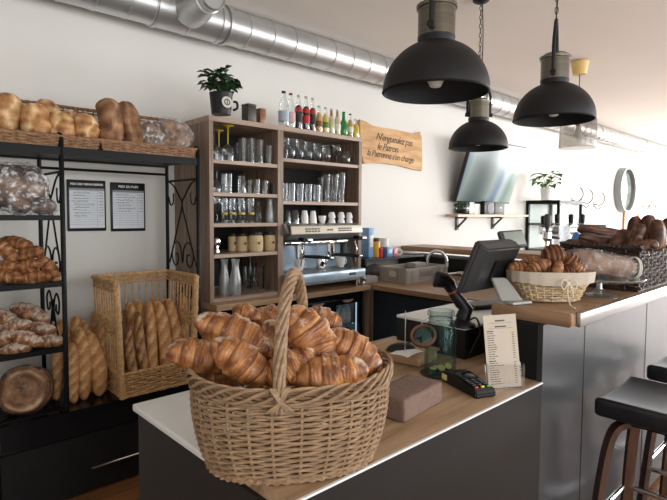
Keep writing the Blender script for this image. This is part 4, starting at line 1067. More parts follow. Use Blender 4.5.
tin(249, 102, 120, 13.5, 'tin_dark', 'taller dark grey-green tea tin on the hutch right of the plant', .1)
tin(261, 106.5, 122, 9.5, 'tin_copper', 'smaller copper-brown tea tin on the hutch beside the dark tin', .05)
def soda(px, y0, y1, h, r, liquid, capm, labelm, label, style='soda', body=None, neckliq=None):
    q = at_y(px, y1, 3.045); t = thing('drink_bottle', label, 'bottle', (q.x, 3.045, HZ+.001), 0, 'drink bottles lined up on the hutch')
    if style == 'water': P = [(r*.9, 0), (r, .008), (r, h*.50), (r*.9, h*.62), (r*.42, h*.84), (r*.34, h*.94)]
    elif style == 'cola': P = [(r*.9, 0), (r, .008), (r*.92, h*.30), (r, h*.52), (r*.80, h*.66), (r*.42, h*.83), (r*.38, h*.965)]
    elif style == 'orb': P = [(r*.8, 0), (r, h*.08), (r, h*.42), (r*.8, h*.55), (r*.4, h*.68), (r*.36, h*.955)]
    else: P = [(r*.9, 0), (r, .008), (r, h*.50), (r*.85, h*.60), (r*.40, h*.78), (r*.36, h*.955)]
    if body: MB().lathe(P, 20).build('glass', body, t)
    else:
        MB().lathe(P, 20).build('glass', 'bottle_clear', t)
        if liquid:
            top = .70 if style == 'cola' else .74; L = [(max(.002, rr-.003), z+.002 if i == 0 else z) for i, (rr, z) in enumerate(P) if z < h*top]
            L.append((r*.36, h*top)) if style != 'water' else None
            MB().lathe(L, 20).build('drink', liquid, t)
    if neckliq: MB().lathe([(r*.5, h*.64), (r*.36, h*.78), (r*.32, h*.93)], 14).build('neck_tint', neckliq, t)
    if labelm: MB().lathe([(r*1.02, h*.16 if style == 'water' else h*.20), (r*1.02, h*.44 if style == 'water' else h*.42)], 20, cap0=False, cap1=False).build('label', labelm, t)
    if style == 'cola': MB().lathe([(r*1.01, h*.50), (r*.86, h*.63)], 20, cap0=False, cap1=False).build('neck_label', 'label_red', t)
    MB().lathe([(r*.42, h*.945), (r*.42, h*.99), (r*.3, h)], 14).build('cap', capm, t)
soda(283.7, 88, 125.7, .262, .039, None, 'cap_dark', 'label_blue', 'large clear water bottle with blue-grey label, first on the hutch', 'water')
soda(290.7, 90, 127, .258, .035, None, 'cap_red', 'label_pink', 'clear water bottle with red cap and pinkish label on the hutch', 'water')
soda(298.5, 93, 128, .256, .030, 'liquid_cola', 'cap_silver', 'label_black', 'dark cola bottle with red neck label, first of three', 'cola')
soda(306, 95, 130, .258, .030, 'liquid_cola', 'cap_silver', 'label_red', 'dark cola bottle with red neck label, middle of three', 'cola')
soda(312.5, 96, 131, .256, .027, 'liquid_cola', 'cap_silver', 'label_black', 'dark cola bottle with red neck label, third of three', 'cola')
soda(319, 105, 132, .206, .030, 'liquid_amber', 'cap_silver', 'label_brown', 'small amber drink bottle with brown label, next to the colas', 'soda')
soda(325.5, 106, 132.5, .204, .030, 'liquid_yellow', 'cap_silver', 'label_green', 'small yellow drink bottle with green label on the hutch', 'soda')
soda(331.3, 107, 133, .200, .029, 'liquid_pale', 'cap_silver', None, 'small pale drink bottle with orange-red neck on the hutch', 'soda', neckliq='liquid_orange')
soda(337.2, 108, 134, .202, .029, 'liquid_pale', 'cap_silver', 'label_white', 'small pale drink bottle with olive neck and white label', 'soda', neckliq='liquid_olive')
soda(343.5, 110, 135, .196, .034, None, 'bottle_green', None, 'small round green glass bottle on the hutch', 'orb', body='bottle_green')
soda(350, 112, 136, .190, .028, 'liquid_amber', 'cap_dark', 'label_white', 'small peach drink bottle with dark cap right of the green bottle', 'soda')
soda(355.7, 118, 137, .155, .030, 'liquid_lemon', 'cap_silver', None, 'short lemon-yellow bottle at the right end of the hutch top', 'soda')

# ------------------------------------------------------------------ duct
def duct():
    t = thing('ventilation_duct', 'long round galvanised duct with a branch under the ceiling along the wall', 'duct', (0, 3.3, 2.835))
    def run(name, x0, x1, r, step, parent=t):
        pr_ = []; x = x0
        while x < x1:
            e = min(x+step, x1); pr_ += [(r, x), (r, e-.012), (r+.006, e-.009), (r+.006, e-.004), (r-.004, e-.002), (r-.004, e)]; x = e
        MB().lathe(pr_, 40, axis='x', cap0=True, cap1=True).build(name, 'galvanised', parent, sharp=25)
    run('spiral_duct', -1.55, 1.46, .125, .19); run('spiral_duct', 1.95, 14.9, .125, .21)
    run('tee_piece', 1.46, 1.95, .131, .245)
    for x in (1.47, 1.93, 1.99): MB().lathe([(.13, -.012), (.139, -.01), (.139, .01), (.13, .012)], 40, (x, 0, 0), 'x', False, False).build('collar', 'galvanised', t)
    b = MB(); b.lathe([(.082, .40), (.082, .34), (.090, .335), (.090, .32), (.084, .315), (.112, .20), (.120, .10)], 36, axis='y', cap0=False, cap1=False)
    o = b.build('branch', 'galvanised', t); o.location = (1.68, 0, 0); o.rotation_euler = (0, 0, PI)
    b = MB(); b.lathe([(.001, .392), (.074, .392)], 36, axis='y', cap1=False); b.lathe([(.074, .392), (.080, .405), (.086, .395), (.086, .38)], 36, axis='y', cap0=False, cap1=False)
    o = b.build('branch_cap', 'galvanised', t); o.location = (1.68, 0, 0); o.rotation_euler = (0, 0, PI)
    for x in (5.35, 8.9, 11.2):
        b = MB(); b.lathe([(.132, -.015), (.132, .015)], 36, (x, 0, 0), 'x', False, False); b.tube([(x, 0, .13), (x, 0, .134)], .006, 8); b.build('clamp', 'grey_mount', t)
duct()

# ------------------------------------------------------------------ wooden sign
def wood_sign():
    t = thing('wooden_sign', 'wavy parchment-shaped wooden sign with handwriting right of the hutch', 'sign', (0, 3.49, 0))
    px = [(358, 119.5), (363, 121.5), (371, 126.5), (381, 128), (394, 130), (408, 133), (414, 134.5), (418.5, 132), (420, 139), (420.2, 165), (420, 171), (412, 169.5), (397, 165.5), (381, 163.5), (369, 163), (362, 164), (358, 150)]
    poly = [(at_y(x, y, 3.49).x, at_y(x, y, 3.49).z) for x, y in px]
    b = MB(); b.prism(poly, -.028, 0, 'y'); bmesh.ops.bevel(b.bm, geom=list(b.bm.edges), offset=.004, segments=1, affect='EDGES'); b.build('board', 'sign_wood', t)
    for s, x, y, sz in (("N'engueulez pas", 395, 140, .100), ('le Patron', 388, 148, .100), ("la Patronne s'en charge", 391.5, 156.5, .090)):
        p = at_y(x, y, 3.458); text_mesh('handwritten_line', s, sz, 'ink', t, (p.x, -.0295, p.z), (PI/2, .035, 0), shear=.35, spacing=.88)
wood_sign()

# ------------------------------------------------------------------ television, wall shelf
def tv():
    bl, br = at_y(453, 202, 3.42), at_y(508, 205, 3.42)
    w = br.x-bl.x-.02; ht = .75; c = Vector(((bl.x+br.x)/2-.0, 3.40, bl.z))
    tilt = .30
    t = thing('television', 'flat wall television tilted forward with a pale painted reflection on its screen', 'television', mw=Matrix.Translation(c) @ Matrix.Rotation(tilt, 4, 'X'))
    MB().box((0, .02, ht/2), (w, .045, ht), .008).build('casing', 'black_plastic', t)
    MB().box((0, -.0045, ht/2), (w-.03, .004, ht-.03), .001).build('screen', 'tv_reflection', t)
    a = MB(); a.box((-.05, .085, ht*.55), (.30, .08, .22), .01); a.build('wall_arm', 'grey_mount', t)
tv()
def wall_shelf():
    L = at_y(446, 216.5, 3.30); Rr = at_y(516, 217, 3.5)
    t = thing('wall_shelf', 'narrow oak wall shelf on two dark brackets below the television', 'shelf', (0, 0, 1.46))
    MB().b2((5.05, 3.33, 0), (6.75, 3.495, .028)).build('board', 'counter_oak', t, smooth=False)
    for x in (5.25, 6.07):
        b = MB(); b.b2((x, 3.475, -.16), (x+.04, 3.494, -.001)); b.b2((x, 3.34, -.02), (x+.04, 3.475, -.001)); b.prism([(3.475, -.14), (3.35, -.02), (3.38, -.02), (3.475, -.11)], x+.012, x+.028, 'x'); b.build('bracket', 'charcoal', t, smooth=False)
wall_shelf()
SZ = 1.4885
def on_shelf(px, w, y=3.415): a = at_y(px-w/2, 214, y); b = at_y(px+w/2, 214, y); return (a.x+b.x)/2, b.x-a.x
x, w = on_shelf(462, 11)
t = thing('terrarium', 'small succulent in a round glass bowl at the left of the wall shelf', 'plant', (x, 3.415, SZ))
MB().lathe([(0, .003), (.06, 0), (.08, .05), (.08, .09), (.065, .13), (.06, .13), (.075, .09), (.074, .05), (.06, .01)], 20).build('bowl', 'glass', t)
MB().lathe([(.001, .01), (.058, .012), (.072, .05), (.06, .07), (.001, .075)], 16).build('soil', 'soil', t)
b = MB(); rr = random.Random(3)
for i in range(40):
    a = rr.uniform(0, 6.28); e = rr.uniform(.3, 1.5); d = Vector((math.cos(a)*math.cos(e), math.sin(a)*math.cos(e), math.sin(e)))
    b.tube([Vector((0, 0, .075))+d*.02, Vector((0, 0, .075))+d*.06, Vector((0, 0, .075))+d*.10], [.012, .016, .002], 6)
b.build('succulent', 'succulent', t)
for i, (px, w_, h, m, lab) in enumerate([(470, 5, .15, 'grey_metal_light', 'slim grey picture block right of the succulent on the wall shelf'), (475.5, 6, .13, 'label_white', 'pale grey picture block between the slim one and the black speaker'), ]):
    x, w = on_shelf(px, w_)
    tag(MB().box((x, 3.415, SZ+h/2), (w, .05, h), .006).build('picture_block', m), lab, 'picture')
x, w = on_shelf(484, 10); t = thing('loudspeaker', 'matt black box speaker on the wall shelf under the television', 'speaker', (x, 3.41, SZ))
MB().box((0, 0, .082), (w, .14, .164), .006).build('cabinet', 'black_plastic', t); MB().lathe([(.06, 0), (.055, .006), (.001, .002)], 20, (0, -.0765, .075), 'y').build('cone', 'charcoal', t)
x, w = on_shelf(495.5, 9.5); t = thing('display_block', 'square grey box with a small pale mark at the right end of the wall shelf', 'box', (x, 3.415, SZ))
MB().box((0, 0, .078), (w, .12, .156), .006).build('case', 'grey_mount', t); MB().box((.02, -.0615, .085), (.05, .003, .016), .001).build('mark', 'label_white', t)

# ------------------------------------------------------------------ far end: display cabinet, plant, hooks, mirror, picture
def cabinet():
    t = thing('display_cabinet', 'black-framed glass display cabinet against the far wall', 'cabinet', (7.0, 3.015, 0))
    w, d, h = .78, .475, 1.688
    for x in (0.02, w-.02):
        for y in (.02, d-.02): MB().b2((x-.02, y-.02, 0), (x+.02, y+.02, h-.05)).build('post', 'black_metal', t, smooth=False)
    MB().b2((0, 0, h-.05), (w, d, h)).build('top', 'black_metal', t, smooth=False); MB().b2((0, 0, .25), (w, d, .29)).build('base', 'black_metal', t, smooth=False)
    for z in (.62, .98, 1.34): MB().b2((.03, .03, z), (w-.03, d-.03, z+.03)).build('shelf', 'walnut', t, smooth=False)
    MB().b2((.016, .04, .29), (.022, d-.04, h-.05)).build('glass_side', 'pane', t, smooth=False); MB().b2((.04, .016, .29), (w-.04, .022, h-.05)).build('glass_front', 'pane', t, smooth=False)
cabinet()
q = at_y(549.5, 199.5, 3.12)
potted('potted_plant', 'small bright green plant in a white pot on the display cabinet', Vector((q.x+.08, 3.2, 1.6895)), .085, .17, 'ceramic', 'leaf_light', 46, .12, 11, .15, .20)
def hook(px, py, label, group):
    p = at_y(px, py, 3.497); t = thing('coat_hook', label, 'hook', (p.x, 3.497, p.z), 0, group)
    MB().box((0, 0, 0), (.06, .006, .10), .002).build('plate', 'hook_white', t)
    b = MB(); b.tube(bezier([(0, -.003, .0), (0, -.10, -.02), (0, -.17, .06), (0, -.16, .15), (0, -.12, .20)], 6), .010, 8); b.tube(bezier([(0, -.003, -.03), (0, -.06, -.09), (0, -.10, -.07), (0, -.11, -.04)], 6), .009, 8); b.build('prongs', 'hook_white', t)
for i, (px, py) in enumerate([(572, 200), (582, 202), (594, 204)]): hook(px, py, 'white double coat hook, %s from the display cabinet, left of the round mirror' % ordinal(i), 'coat hooks left of the mirror')
for i, (px, py) in enumerate([(642, 206), (649, 206), (656, 207)]): hook(px, py, 'white double coat hook, %s one right of the round mirror' % ordinal(i), 'coat hooks right of the mirror')
def mirror():
    t = thing('round_mirror', 'round grey-rimmed mirror on the bright far wall', 'mirror', (10.86, 3.498, 1.965))
    MB().lathe([(.40, 0), (.43, .0), (.43, .13), (.40, .13), (.38, .10), (.38, .02)], 48, axis='y', cap0=False, cap1=False).build('rim', 'mirror_rim', t).rotation_euler = (0, 0, PI)
    MB().lathe([(.001, .05), (.385, .05)], 48, axis='y', cap1=False).build('glass', 'mirror_glass', t).rotation_euler = (0, 0, PI)
mirror()
def picture():
    a, b_ = at_y(623, 220, 3.49), at_y(639.5, 220, 3.49); t = thing('framed_picture', 'orange wood framed picture on the far wall below the mirror', 'picture', ((a.x+b_.x)/2, 3.49, 1.40)); w = b_.x-a.x
    f = MB(); f.b2((-w/2, -.03, -.19), (-w/2+.16, 0, .19)); f.b2((w/2-.16, -.03, -.19), (w/2, 0, .19)); f.b2((-w/2+.16, -.03, .11), (w/2-.16, 0, .19)); f.b2((-w/2+.16, -.03, -.19), (w/2-.16, 0, -.11)); f.build('frame', 'frame_orange', t, smooth=False)
    MB().b2((-w/2+.16, -.012, -.11), (w/2-.16, -.006, .11)).build('print', 'picture_dark', t, smooth=False)
picture()
potted('potted_plant', 'wispy green plant at the right edge of the photo by the far window', Vector((12.5, 2.62, 1.1)), .12, .22, 'plaster_white', 'leaf_light', 40, .30, 17, .34, .75)
tag(MB().b2((12.2, 2.3, 0), (12.8, 2.9, 1.098)).build('plant_pedestal', 'plaster_white', smooth=False), 'tall white pedestal carrying the wispy plant at the far right', 'pedestal')
# ------------------------------------------------------------------ pendant lamps
def pendant(c, label, strap_ang):
    t = thing('pendant_lamp', label, 'lamp', c, strap_ang, 'black dome pendant lamps')
    r, H = .199, .190; n = 16
    P = [(r*math.cos(a)*1.0 if i < n else .068, H*math.sin(a)**1.0) for i, a in ((i, (PI/2-.34)*i/n) for i in range(n+1))]
    P = [(r, -.004), (r+.003, 0)] + P + [(.070, H+.004), (.070, H+.012)]
    MB().lathe(P, 48, cap0=False, cap1=True).build('shade', 'lamp_black', t)
    Q = [(max(.03, rr-.005), z-.006) for rr, z in P[2:-2]]; Q = [(r-.001, -.004)] + Q
    MB().lathe(Q, 48, cap0=False, cap1=True).build('shade_lining', 'lamp_inner', t)
    MB().lathe([(.069, H+.012), (.069, H+.115), (.075, H+.116), (.076, H+.128), (.069, H+.130), (.055, H+.142), (.02, H+.15)], 36).build('metal_socket', 'antique_metal', t)
    b = MB(); b.lathe([(.012, H-.06), (.012, H-.01)], 14); b.lathe([(.001, .015), (.020, .02), (.033, .045), (.033, .065), (.02, .10), (.013, H-.06)], 24); b.build('bulb', 'bulb_white', t)
    b = MB()
    for s in (-1, 1):
        b.tube([(s*.078, 0, H+.03), (s*.080, 0, H+.16), (s*.066, 0, H+.21), (s*.018, 0, H+.30), (0, 0, H+.315)], .009, 8)
        b.lathe([(.008, -.012), (.014, -.012), (.014, .012), (.008, .012)], 12, (s*.080, 0, H+.035), 'x')
    b.build('strap_bracket', 'lamp_black', t)
    b = MB(); z = H+.315; top = ZC-c[2]-.035; i = 0
    while z < top:
        a = PI/2*(i % 2); pts = []
        for k in range(10):
            q = 2*PI*k/10; u, w = .008*math.cos(q), .019*math.sin(q)
            pts.append((u*math.cos(a), u*math.sin(a), z+.016+w))
        b.tube(pts, .0025, 5, closed=True); z += .030; i += 1
    b.build('chain', 'antique_metal', t)
    MB().tube(bezier([(.01, 0, H+.15), (.014, 0, H+.30), (.022, .01, (H+.3+top)/2), (.01, 0, top)], 6), .0035, 6).build('cord', 'black_plastic', t)
    MB().lathe([(.055, top+.035-.001), (.055, top+.005), (.04, top-.005), (.01, top-.012)], 28).build('canopy', 'lamp_black', t)
pendant(tuple(CO+(Vector((1.61, 1.17, 1.952))-CO)*1.01), 'largest-looking black dome pendant lamp, nearest, cut by the photo top', math.radians(216-14))
pendant(tuple(CO+(Vector((2.487, 1.114, 1.953))-CO)*1.07), 'right-hand black dome pendant lamp before the pale glass lamp', math.radians(204-6))
pendant((3.172, 1.941, 1.951), 'smallest-looking black dome pendant lamp, hanging before the television', math.radians(-41))
def glass_lamp():
    p = at_d(578, 139, 4.95)
    t = thing('glass_pendant_lamp', 'smoky glass pendant lamp hanging from a pale wooden ceiling rose', 'lamp', (p.x, p.y, 0))
    zc = 2.10
    MB().lathe([(.165, zc+.03), (.172, zc+.05), (.160, zc+.30), (.12, zc+.36), (.03, zc+.38)], 36, cap0=False).build('glass_shade', 'shade_glass', t)
    MB().lathe([(.02, zc+.24), (.026, zc+.26), (.026, zc+.38), (.01, zc+.40)], 16).build('socket', 'antique_metal', t)
    MB().lathe([(.001, zc+.12), (.035, zc+.15), (.035, zc+.19), (.015, zc+.25)], 16).build('bulb', 'bulb_white', t)
    q = at_d(580, 61, 4.95); dx, dy = q.x-p.x, q.y-p.y
    MB().tube([(0, 0, zc+.39), (dx*.5, dy*.5, 2.65), (dx, dy, ZC-.10)], .004, 6).build('cord', 'black_plastic', t)
    MB().lathe([(.060, -.13), (.080, -.01)], 28, (dx, dy, ZC-.001)).build('ceiling_rose', 'canopy_wood', t)
glass_lamp()

# ------------------------------------------------------------------ hero basket with croissants
BC, BA = Vector((.776, .978, .9005)), math.radians(-31)
def oval(a, b, ang, e=2.3):
    c, s_ = math.cos(ang), math.sin(ang)
    return a*math.copysign(abs(c)**(2/e), c), b*math.copysign(abs(s_)**(2/e), s_)
def big_basket():
    t = thing('willow_basket', 'large handled willow basket heaped with croissants on the front counter', 'basket', BC, BA)
    Hh = .205
    def ab(v):
        k = math.sin(min(1, v*1.25+.0)*PI/2)**.75
        return .198+.032*k+.006*v, .136+.026*k+.006*v
    def f(s, v):
        ang = 2*PI*s; a, b_ = ab(v); x, y = oval(a, b_, ang)
        x2, y2 = oval(a, b_, ang+.02); n = Vector((y2-y, -(x2-x), 0)); n = n.normalized() if n.length > 1e-9 else Vector((x, y, 0)).normalized()
        return (x, y, .012+(Hh-.02)*v + .014*v*v*(abs(x)/a)**3), n
    b = MB(); weave(b, f, 28, 27, .0033, .0042, .0046, per=8, seg=6)
    b.build('woven_body', 'willow', t)
    base = MB(); pts = [oval(.199, .137, 2*PI*i/60) for i in range(60)]
    base.prism(pts, .006, .012, 'z'); rope(base, [(x, y, .008) for x, y in pts], .005, 3, .005, 26, True); base.build('base', 'willow', t)
    r = MB(); n = 140
    for j in range(7):
        q = []
        for i in range(n):
            s = i/n; ph = 2*PI*(s*5+j/7.0); (x, y, z), nr = f(s, 1.0)
            q.append(Vector((x, y, z+.012)) + Vector(nr)*(.008*math.cos(ph)+.003) + Vector((0, 0, .017*math.sin(ph*1.0+.5*math.sin(ph)))))
        r.tube(q, .0038, 6, closed=True)
    r.build('braided_rim', 'willow', t)
    # handle: near foot to far foot across the short side, feet slightly turned
    p0 = Vector((-.048, -.168, 0)); p1 = Vector((.055, .165, 0)); path = []
    for i in range(61):
        k = i/60; a = PI*k; w = (1-math.cos(a))/2; p = p0.lerp(p1, w)
        sgn = math.copysign(1, math.cos(a)); path.append(Vector((p.x, (p0.y+p1.y)/2 - sgn*abs(math.cos(a))**.75*.166, Hh-.03 + .275*math.sin(a)**.62)))
    h = MB(); rope(h, path, .0052, 6, .0098, 3.0, seg=7); h.tube(path, .008, 8)
    for foot in (path[0], path[-1]):
        sg = -1 if foot.y < 0 else 1
        for k in range(4):
            for m_ in (-1, 1):
                o = (k-1.5)*.006
                h.tube([Vector((foot.x-m_*.022+o*.8, foot.y+sg*.009, Hh-.026)), Vector((foot.x+o*.3, foot.y+sg*.019, Hh-.002)), Vector((foot.x+m_*.016+o*.6, foot.y+sg*.009, Hh+.026))], .0029, 6)
    h.build('twisted_handle', 'willow', t)
big_basket()
def heap(px, py, d, ang, L, Rm, seed, label, away=0.1, roll=0, curve=.5, k=3.6, up=None):
    me = croissant_mesh('croissant_crust', L*1.06, Rm*1.02, curve, seed, k*.78, .92)
    u = Vector(up) if up else (Vector((0, 0, 1))*.75 - FW*.7)
    place(me, img_axes(px, py, d, ang, away, u, roll), 'croissant', label, 'croissant', 'croissants heaped in the willow basket')
heap(236, 336, 1.25, -24, .205, .047, 1, 'long croissant sloping down from the upper left of the basket heap', 0, 15, .35)
heap(202, 357, 1.22, -12, .16, .042, 2, 'croissant with its tip over the far left rim of the willow basket', .15, 0, .4)
heap(240, 362, 1.155, -38, .150, .043, 3, 'croissant lying low at the front left of the basket heap', .1, 0, .4)
heap(268, 324, 1.38, 12, .17, .046, 4, 'croissant behind the basket handle at the back of the heap', 0, 0, .4)
heap(309, 338, 1.22, -56, .165, .055, 5, 'fat croissant with sugar dusting right of the handle, on top of the heap', -.2, 0, .25, 3.2)
heap(353, 354, 1.24, -36, .160, .050, 6, 'thick croissant at the right rim of the basket heap', .1, 0, .3, 3.4)
heap(330, 374, 1.15, 8, .165, .042, 7, 'croissant lying low at the front right of the basket heap', .05, 0, .4)
heap(290, 367, 1.17, 28, .13, .040, 8, 'croissant half hidden behind the foot of the basket handle', .1, 0, .4)
heap(323, 321, 1.37, -20, .10, .036, 9, 'croissant peeking out at the back of the heap right of the handle', 0, 0, .4)
heap(247, 314, 1.31, -20, .075, .024, 10, 'small rounded croissant end crowning the left of the basket heap', 0, 0, .3, 2.2)
heap(282, 348, 1.31, -60, .16, .050, 11, 'shadowed croissant deep in the middle of the basket heap', .3, 0, .3)
heap(350, 372, 1.28, -20, .15, .045, 12, 'shadowed croissant low at the right inside the willow basket', .1, 0, .3)
heap(222, 374, 1.28, 10, .16, .045, 13, 'shadowed croissant low at the left inside the willow basket', .1, 0, .3)

# ------------------------------------------------------------------ things on the front counter
def brick():
    F = at_z(404, 424.3, .9005); u = (at_z(440.5, 403.5, .9005)-F).normalized(); u.z = 0
    v = Vector((-u.y, u.x, 0)); c = F + u*.112 + v*.064
    b = MB(); b.box((0, 0, .034), (.224, .128, .067), .008, seg=3)
    bmesh.ops.subdivide_edges(b.bm, edges=b.bm.edges[:], cuts=4, use_grid_fill=True)
    for w in b.bm.verts: w.co += Vector((noise.noise(w.co*40), noise.noise(w.co*40+Vector((9, 0, 0))), noise.noise(w.co*40+Vector((0, 9, 0))) if w.co.z > .01 else 0))*.0025
    o = b.build('brick', 'brick', smooth=True); o.location = (c.x, c.y, .901); o.rotation_euler = (0, 0, math.atan2(u.y, u.x))
    tag(o, 'rough mauve-brown brick lying on the oak counter beside the willow basket', 'brick')
brick()
def jar():
    q = at_z(440, 372.5, .905); q.z = .9055
    t = thing('clip_jar', 'green glass clip-top tip jar with its lid hanging open', 'jar', q)
    r = .0585; h = .235
    MB().lathe([(0, .006), (r*.9, 0), (r, .012), (r, h*.68), (r*.92, h*.76), (r*.74, h*.83), (r*.73, h*.90), (r*.86, h*.92), (r*.86, h*.98), (r*.80, h), (r*.72, h), (r*.68, h*.84), (r*.90, h*.70), (r*.93, .016), (0, .014)], 36).build('glass_body', 'jar_green', t)
    b = MB(); b.tube([(r*.80*math.cos(2*PI*i/28), r*.80*math.sin(2*PI*i/28), h*.865) for i in range(28)], .0022, 6, closed=True); L = -RT
    hp = L*r*.9
    b.tube([hp+Vector((0, 0, h*.86)), hp*1.35+Vector((0, 0, h*.80)), hp*1.25+Vector((0, 0, h*.66))], .0022, 6); b.build('wire_clip', 'steel', t)
    ln = thing('x', None, None); D.objects.remove(ln)
    n = (-FW*.62 + Vector((0, 0, .72)) - RT*.22).normalized(); c = -RT*.069 - FW*.026 + Vector((0, 0, h*.60))
    mw = axes(n.orthogonal(), n, c)
    b = MB(); b.lathe([(.001, .010), (.030, .012), (.038, .006), (.047, .002), (.047, -.006), (.036, -.008), (.001, -.006)], 32)
    o = b.build('lid', 'lid_green', t); o.matrix_local = mw
    b = MB(); b.tube([(.043*math.cos(2*PI*i/32), .043*math.sin(2*PI*i/32), .006) for i in range(32)], .0085, 8, closed=True, flat=.7)
    o2 = b.build('rubber_seal', 'rubber_rust', o)
    return q
jq = jar()
cp = [(-.018, -.020, 0), (.020, -.022, .0), (.002, .018, 0), (-.026, .014, .0), (.024, .012, .0), (.0, -.006, .004)]
for i, (x, y, z) in enumerate(cp):
    b = MB(); b.lathe([(.001, 0), (.0125, 0), (.0125, .0025), (.001, .0025)], 20)
    o = b.build('coin', 'coin'); lean = .8 if i in (0, 1) else .12
    o.location = (jq.x+x, jq.y+y, jq.z+.0155+z+(.009 if lean > .5 else 0)); o.rotation_euler = (lean, 0, -.8+i*.3)
    tag(o, ['coin leaning against the jar wall at front left', 'coin leaning against the jar wall at front right', 'coin lying flat at the back of the jar bottom', 'coin lying flat at the left of the jar bottom', 'coin lying flat at the right of the jar bottom', 'coin lying on others in the middle of the jar bottom'][i], 'coin', 'coins in the jar')
o = MB().lathe([(.001, 0), (.070, 0), (.074, .003), (.070, .004), (.001, .003)], 32).build('disc', 'black_plastic'); o.location = (jq.x, jq.y, .9006)  # thin dark round sheet below the jar
tag(o, 'thin dark round coaster under the green glass jar', 'disc')
def spike_tray():
    t = thing('wooden_tray', 'small oak block tray between the brick and the box', 'tray', (1.645, 1.335, .9005), .14)
    b = MB(); b.box((0, 0, .020), (.150, .235, .038), .008); b.box((0, 0, .044), (.165, .25, .012), .005); b.build('block', 'tray_wood', t)
spike_tray()
def spike():
    q = at_z(405, 353, .952); t = thing('bill_spike', 'thin steel bill spike rising from the oak tray', 'spike', (q.x, q.y, .9512))
    MB().lathe([(.001, 0), (.02, 0), (.02, .003), (.001, .004)], 20).build('foot', 'steel', t); MB().lathe([(.0028, .003), (.0026, .15), (.0004, .17)], 8).build('rod', 'steel', t)
    p = thing('receipt', 'white paper slip pierced by the steel bill spike', 'paper', (q.x, q.y-.008, .9556), .1)
    b = MB(); b.grid(lambda u, v: ((u-.5)*.115, (v-.5)*.085, .004*math.sin(u*3)+.003*math.sin(v*4)), 8, 8); b.build('sheet', 'paper_white', p)
spike()
bd = MB().box((1.765, 1.508, .909), (.20, .13, .016), .004).build('cutting_board', 'tray_wood')
tag(bd, 'pale thin oak board at the back edge of the front counter', 'board')
def mouse():
    q = at_z(402, 350, .945); t = thing('computer_mouse', 'black computer mouse resting on the back of the oak block tray', 'mouse', (at_z(401, 349, .955).x, at_z(401, 349, .955).y, .9512), -.55)
    b = MB(); b.grid(lambda u, v: (.062*math.cos(2*PI*u)*math.cos(v*PI/2), .036*math.sin(2*PI*u)*math.cos(v*PI/2), .030*math.sin(v*PI/2)), 28, 9, True); b.build('shell', 'black_plastic', t)
    MB().lathe([(.004, -.003), (.007, 0), (.004, .003)], 12, (.032, 0, .026), 'y').build('scroll_wheel', 'charcoal', t)
mouse()
def terminal():
    c = Vector((1.527, .957, .9005)); ang = math.atan2(.19, .075)
    t = thing('card_terminal', 'black card payment terminal with coloured keys at the counter edge', 'card terminal', c, ang)
    b = MB(); b.prism([(-.102, 0), (.098, 0), (.100, .034), (.055, .046), (.035, .040), (-.095, .028), (-.104, .012)], -.040, .040, 'y'); bmesh.ops.bevel(b.bm, geom=list(b.bm.edges), offset=.004, segments=2, affect='EDGES'); b.build('body', 'black_plastic', t)
    MB().box((.012, 0, .0405), (.05, .058, .003), .001, Matrix.Rotation(-.09, 3, 'Y')).build('screen', 'black_gloss', t)
    for i, (y, m) in enumerate(((.024, 'key_red'), (.0, 'key_yellow'), (-.024, 'key_green'))):
        MB().box((-.082, y, .0315), (.007, .013, .006), .002).build('key', m, t)
    k = MB()
    for i in range(4):
        for j in range(3): k.box((-.066+i*.013, (j-1)*.022, .0335+i*.0013), (.008, .016, .005), .0015)
    k.build('number_pad', 'black_gloss', t)
    MB().box((.078, .0405, .020), (.030, .002, .020), .0005).build('yellow_sticker', 'sticker_yellow', t)
terminal()
def menu():
    a, b_ = at_z(488.5, 388.5, .9005), at_z(521.5, 388, .9005); u = (b_-a); w = u.length; ang = math.atan2(u.y, u.x)
    c = (a+b_)/2
    t = thing('menu_card', 'tall beige printed menu card standing at the counter corner', 'menu', (c.x, c.y, .904), ang)
    lean = Matrix.Rotation(-.12, 4, 'X') @ Matrix.Rotation(-.06, 4, 'Y')
    H_ = .248
    MB().b2((-w/2, 0, 0), (w/2, .0015, H_)).build('card', 'paper', t, smooth=False).matrix_local = lean
    rr = random.Random(5); b = MB()
    def strip(x0, x1, z, h=.0022): b.b2((x0, -.0006, z-h), (x1, -.0001, z))
    for z, l in ((H_-.018, .034), (H_-.038, .038)):
        x = -l/2
        while x < l/2: e = x+rr.uniform(.0015, .003); strip(x, e, z, .0048); x = e+.0009
    strip(-w*.38, w*.38, H_-.028, .0006); strip(-w*.38, w*.38, H_-.046, .0006); z = H_-.054
    for i in range(24):
        if i in (6, 7) and False: continue
        x = -w*.42
        for k in range(rr.randint(2, 4)): e = x+rr.uniform(.006, .014); strip(x, e, z, .0034 if i in (0, 13) else .0022); x = e+.0018
        if i not in (0, 13): strip(w*.33, w*.40, z)
        z -= .0078
    b.build('printed_text', 'ink', t, smooth=False).matrix_local = lean
    s = thing('card_holder', 'clear acrylic stand holding the beige menu card', 'stand', (c.x, c.y, .9005), ang)
    b = MB(); ww = w/2+.006; b.b2((-ww, -.012, 0), (ww, .028, .0025)); b.build('base', 'acrylic', s, smooth=False)
    b = MB(); b.b2((-ww, -.012, .0026), (ww, -.0105, .085)); b.build('front_sheet', 'acrylic', s, smooth=False)
    b = MB(); b.b2((-ww, .0045, .0026), (ww, .006, .085)); o = b.build('back_sheet', 'acrylic', s, smooth=False); o.matrix_local = lean
    for sx in (-ww, ww-.0015): MB().b2((sx, -.0104, .0026), (sx+.0015, .0044, .085)).build('side_sheet', 'acrylic', s, smooth=False)
menu()
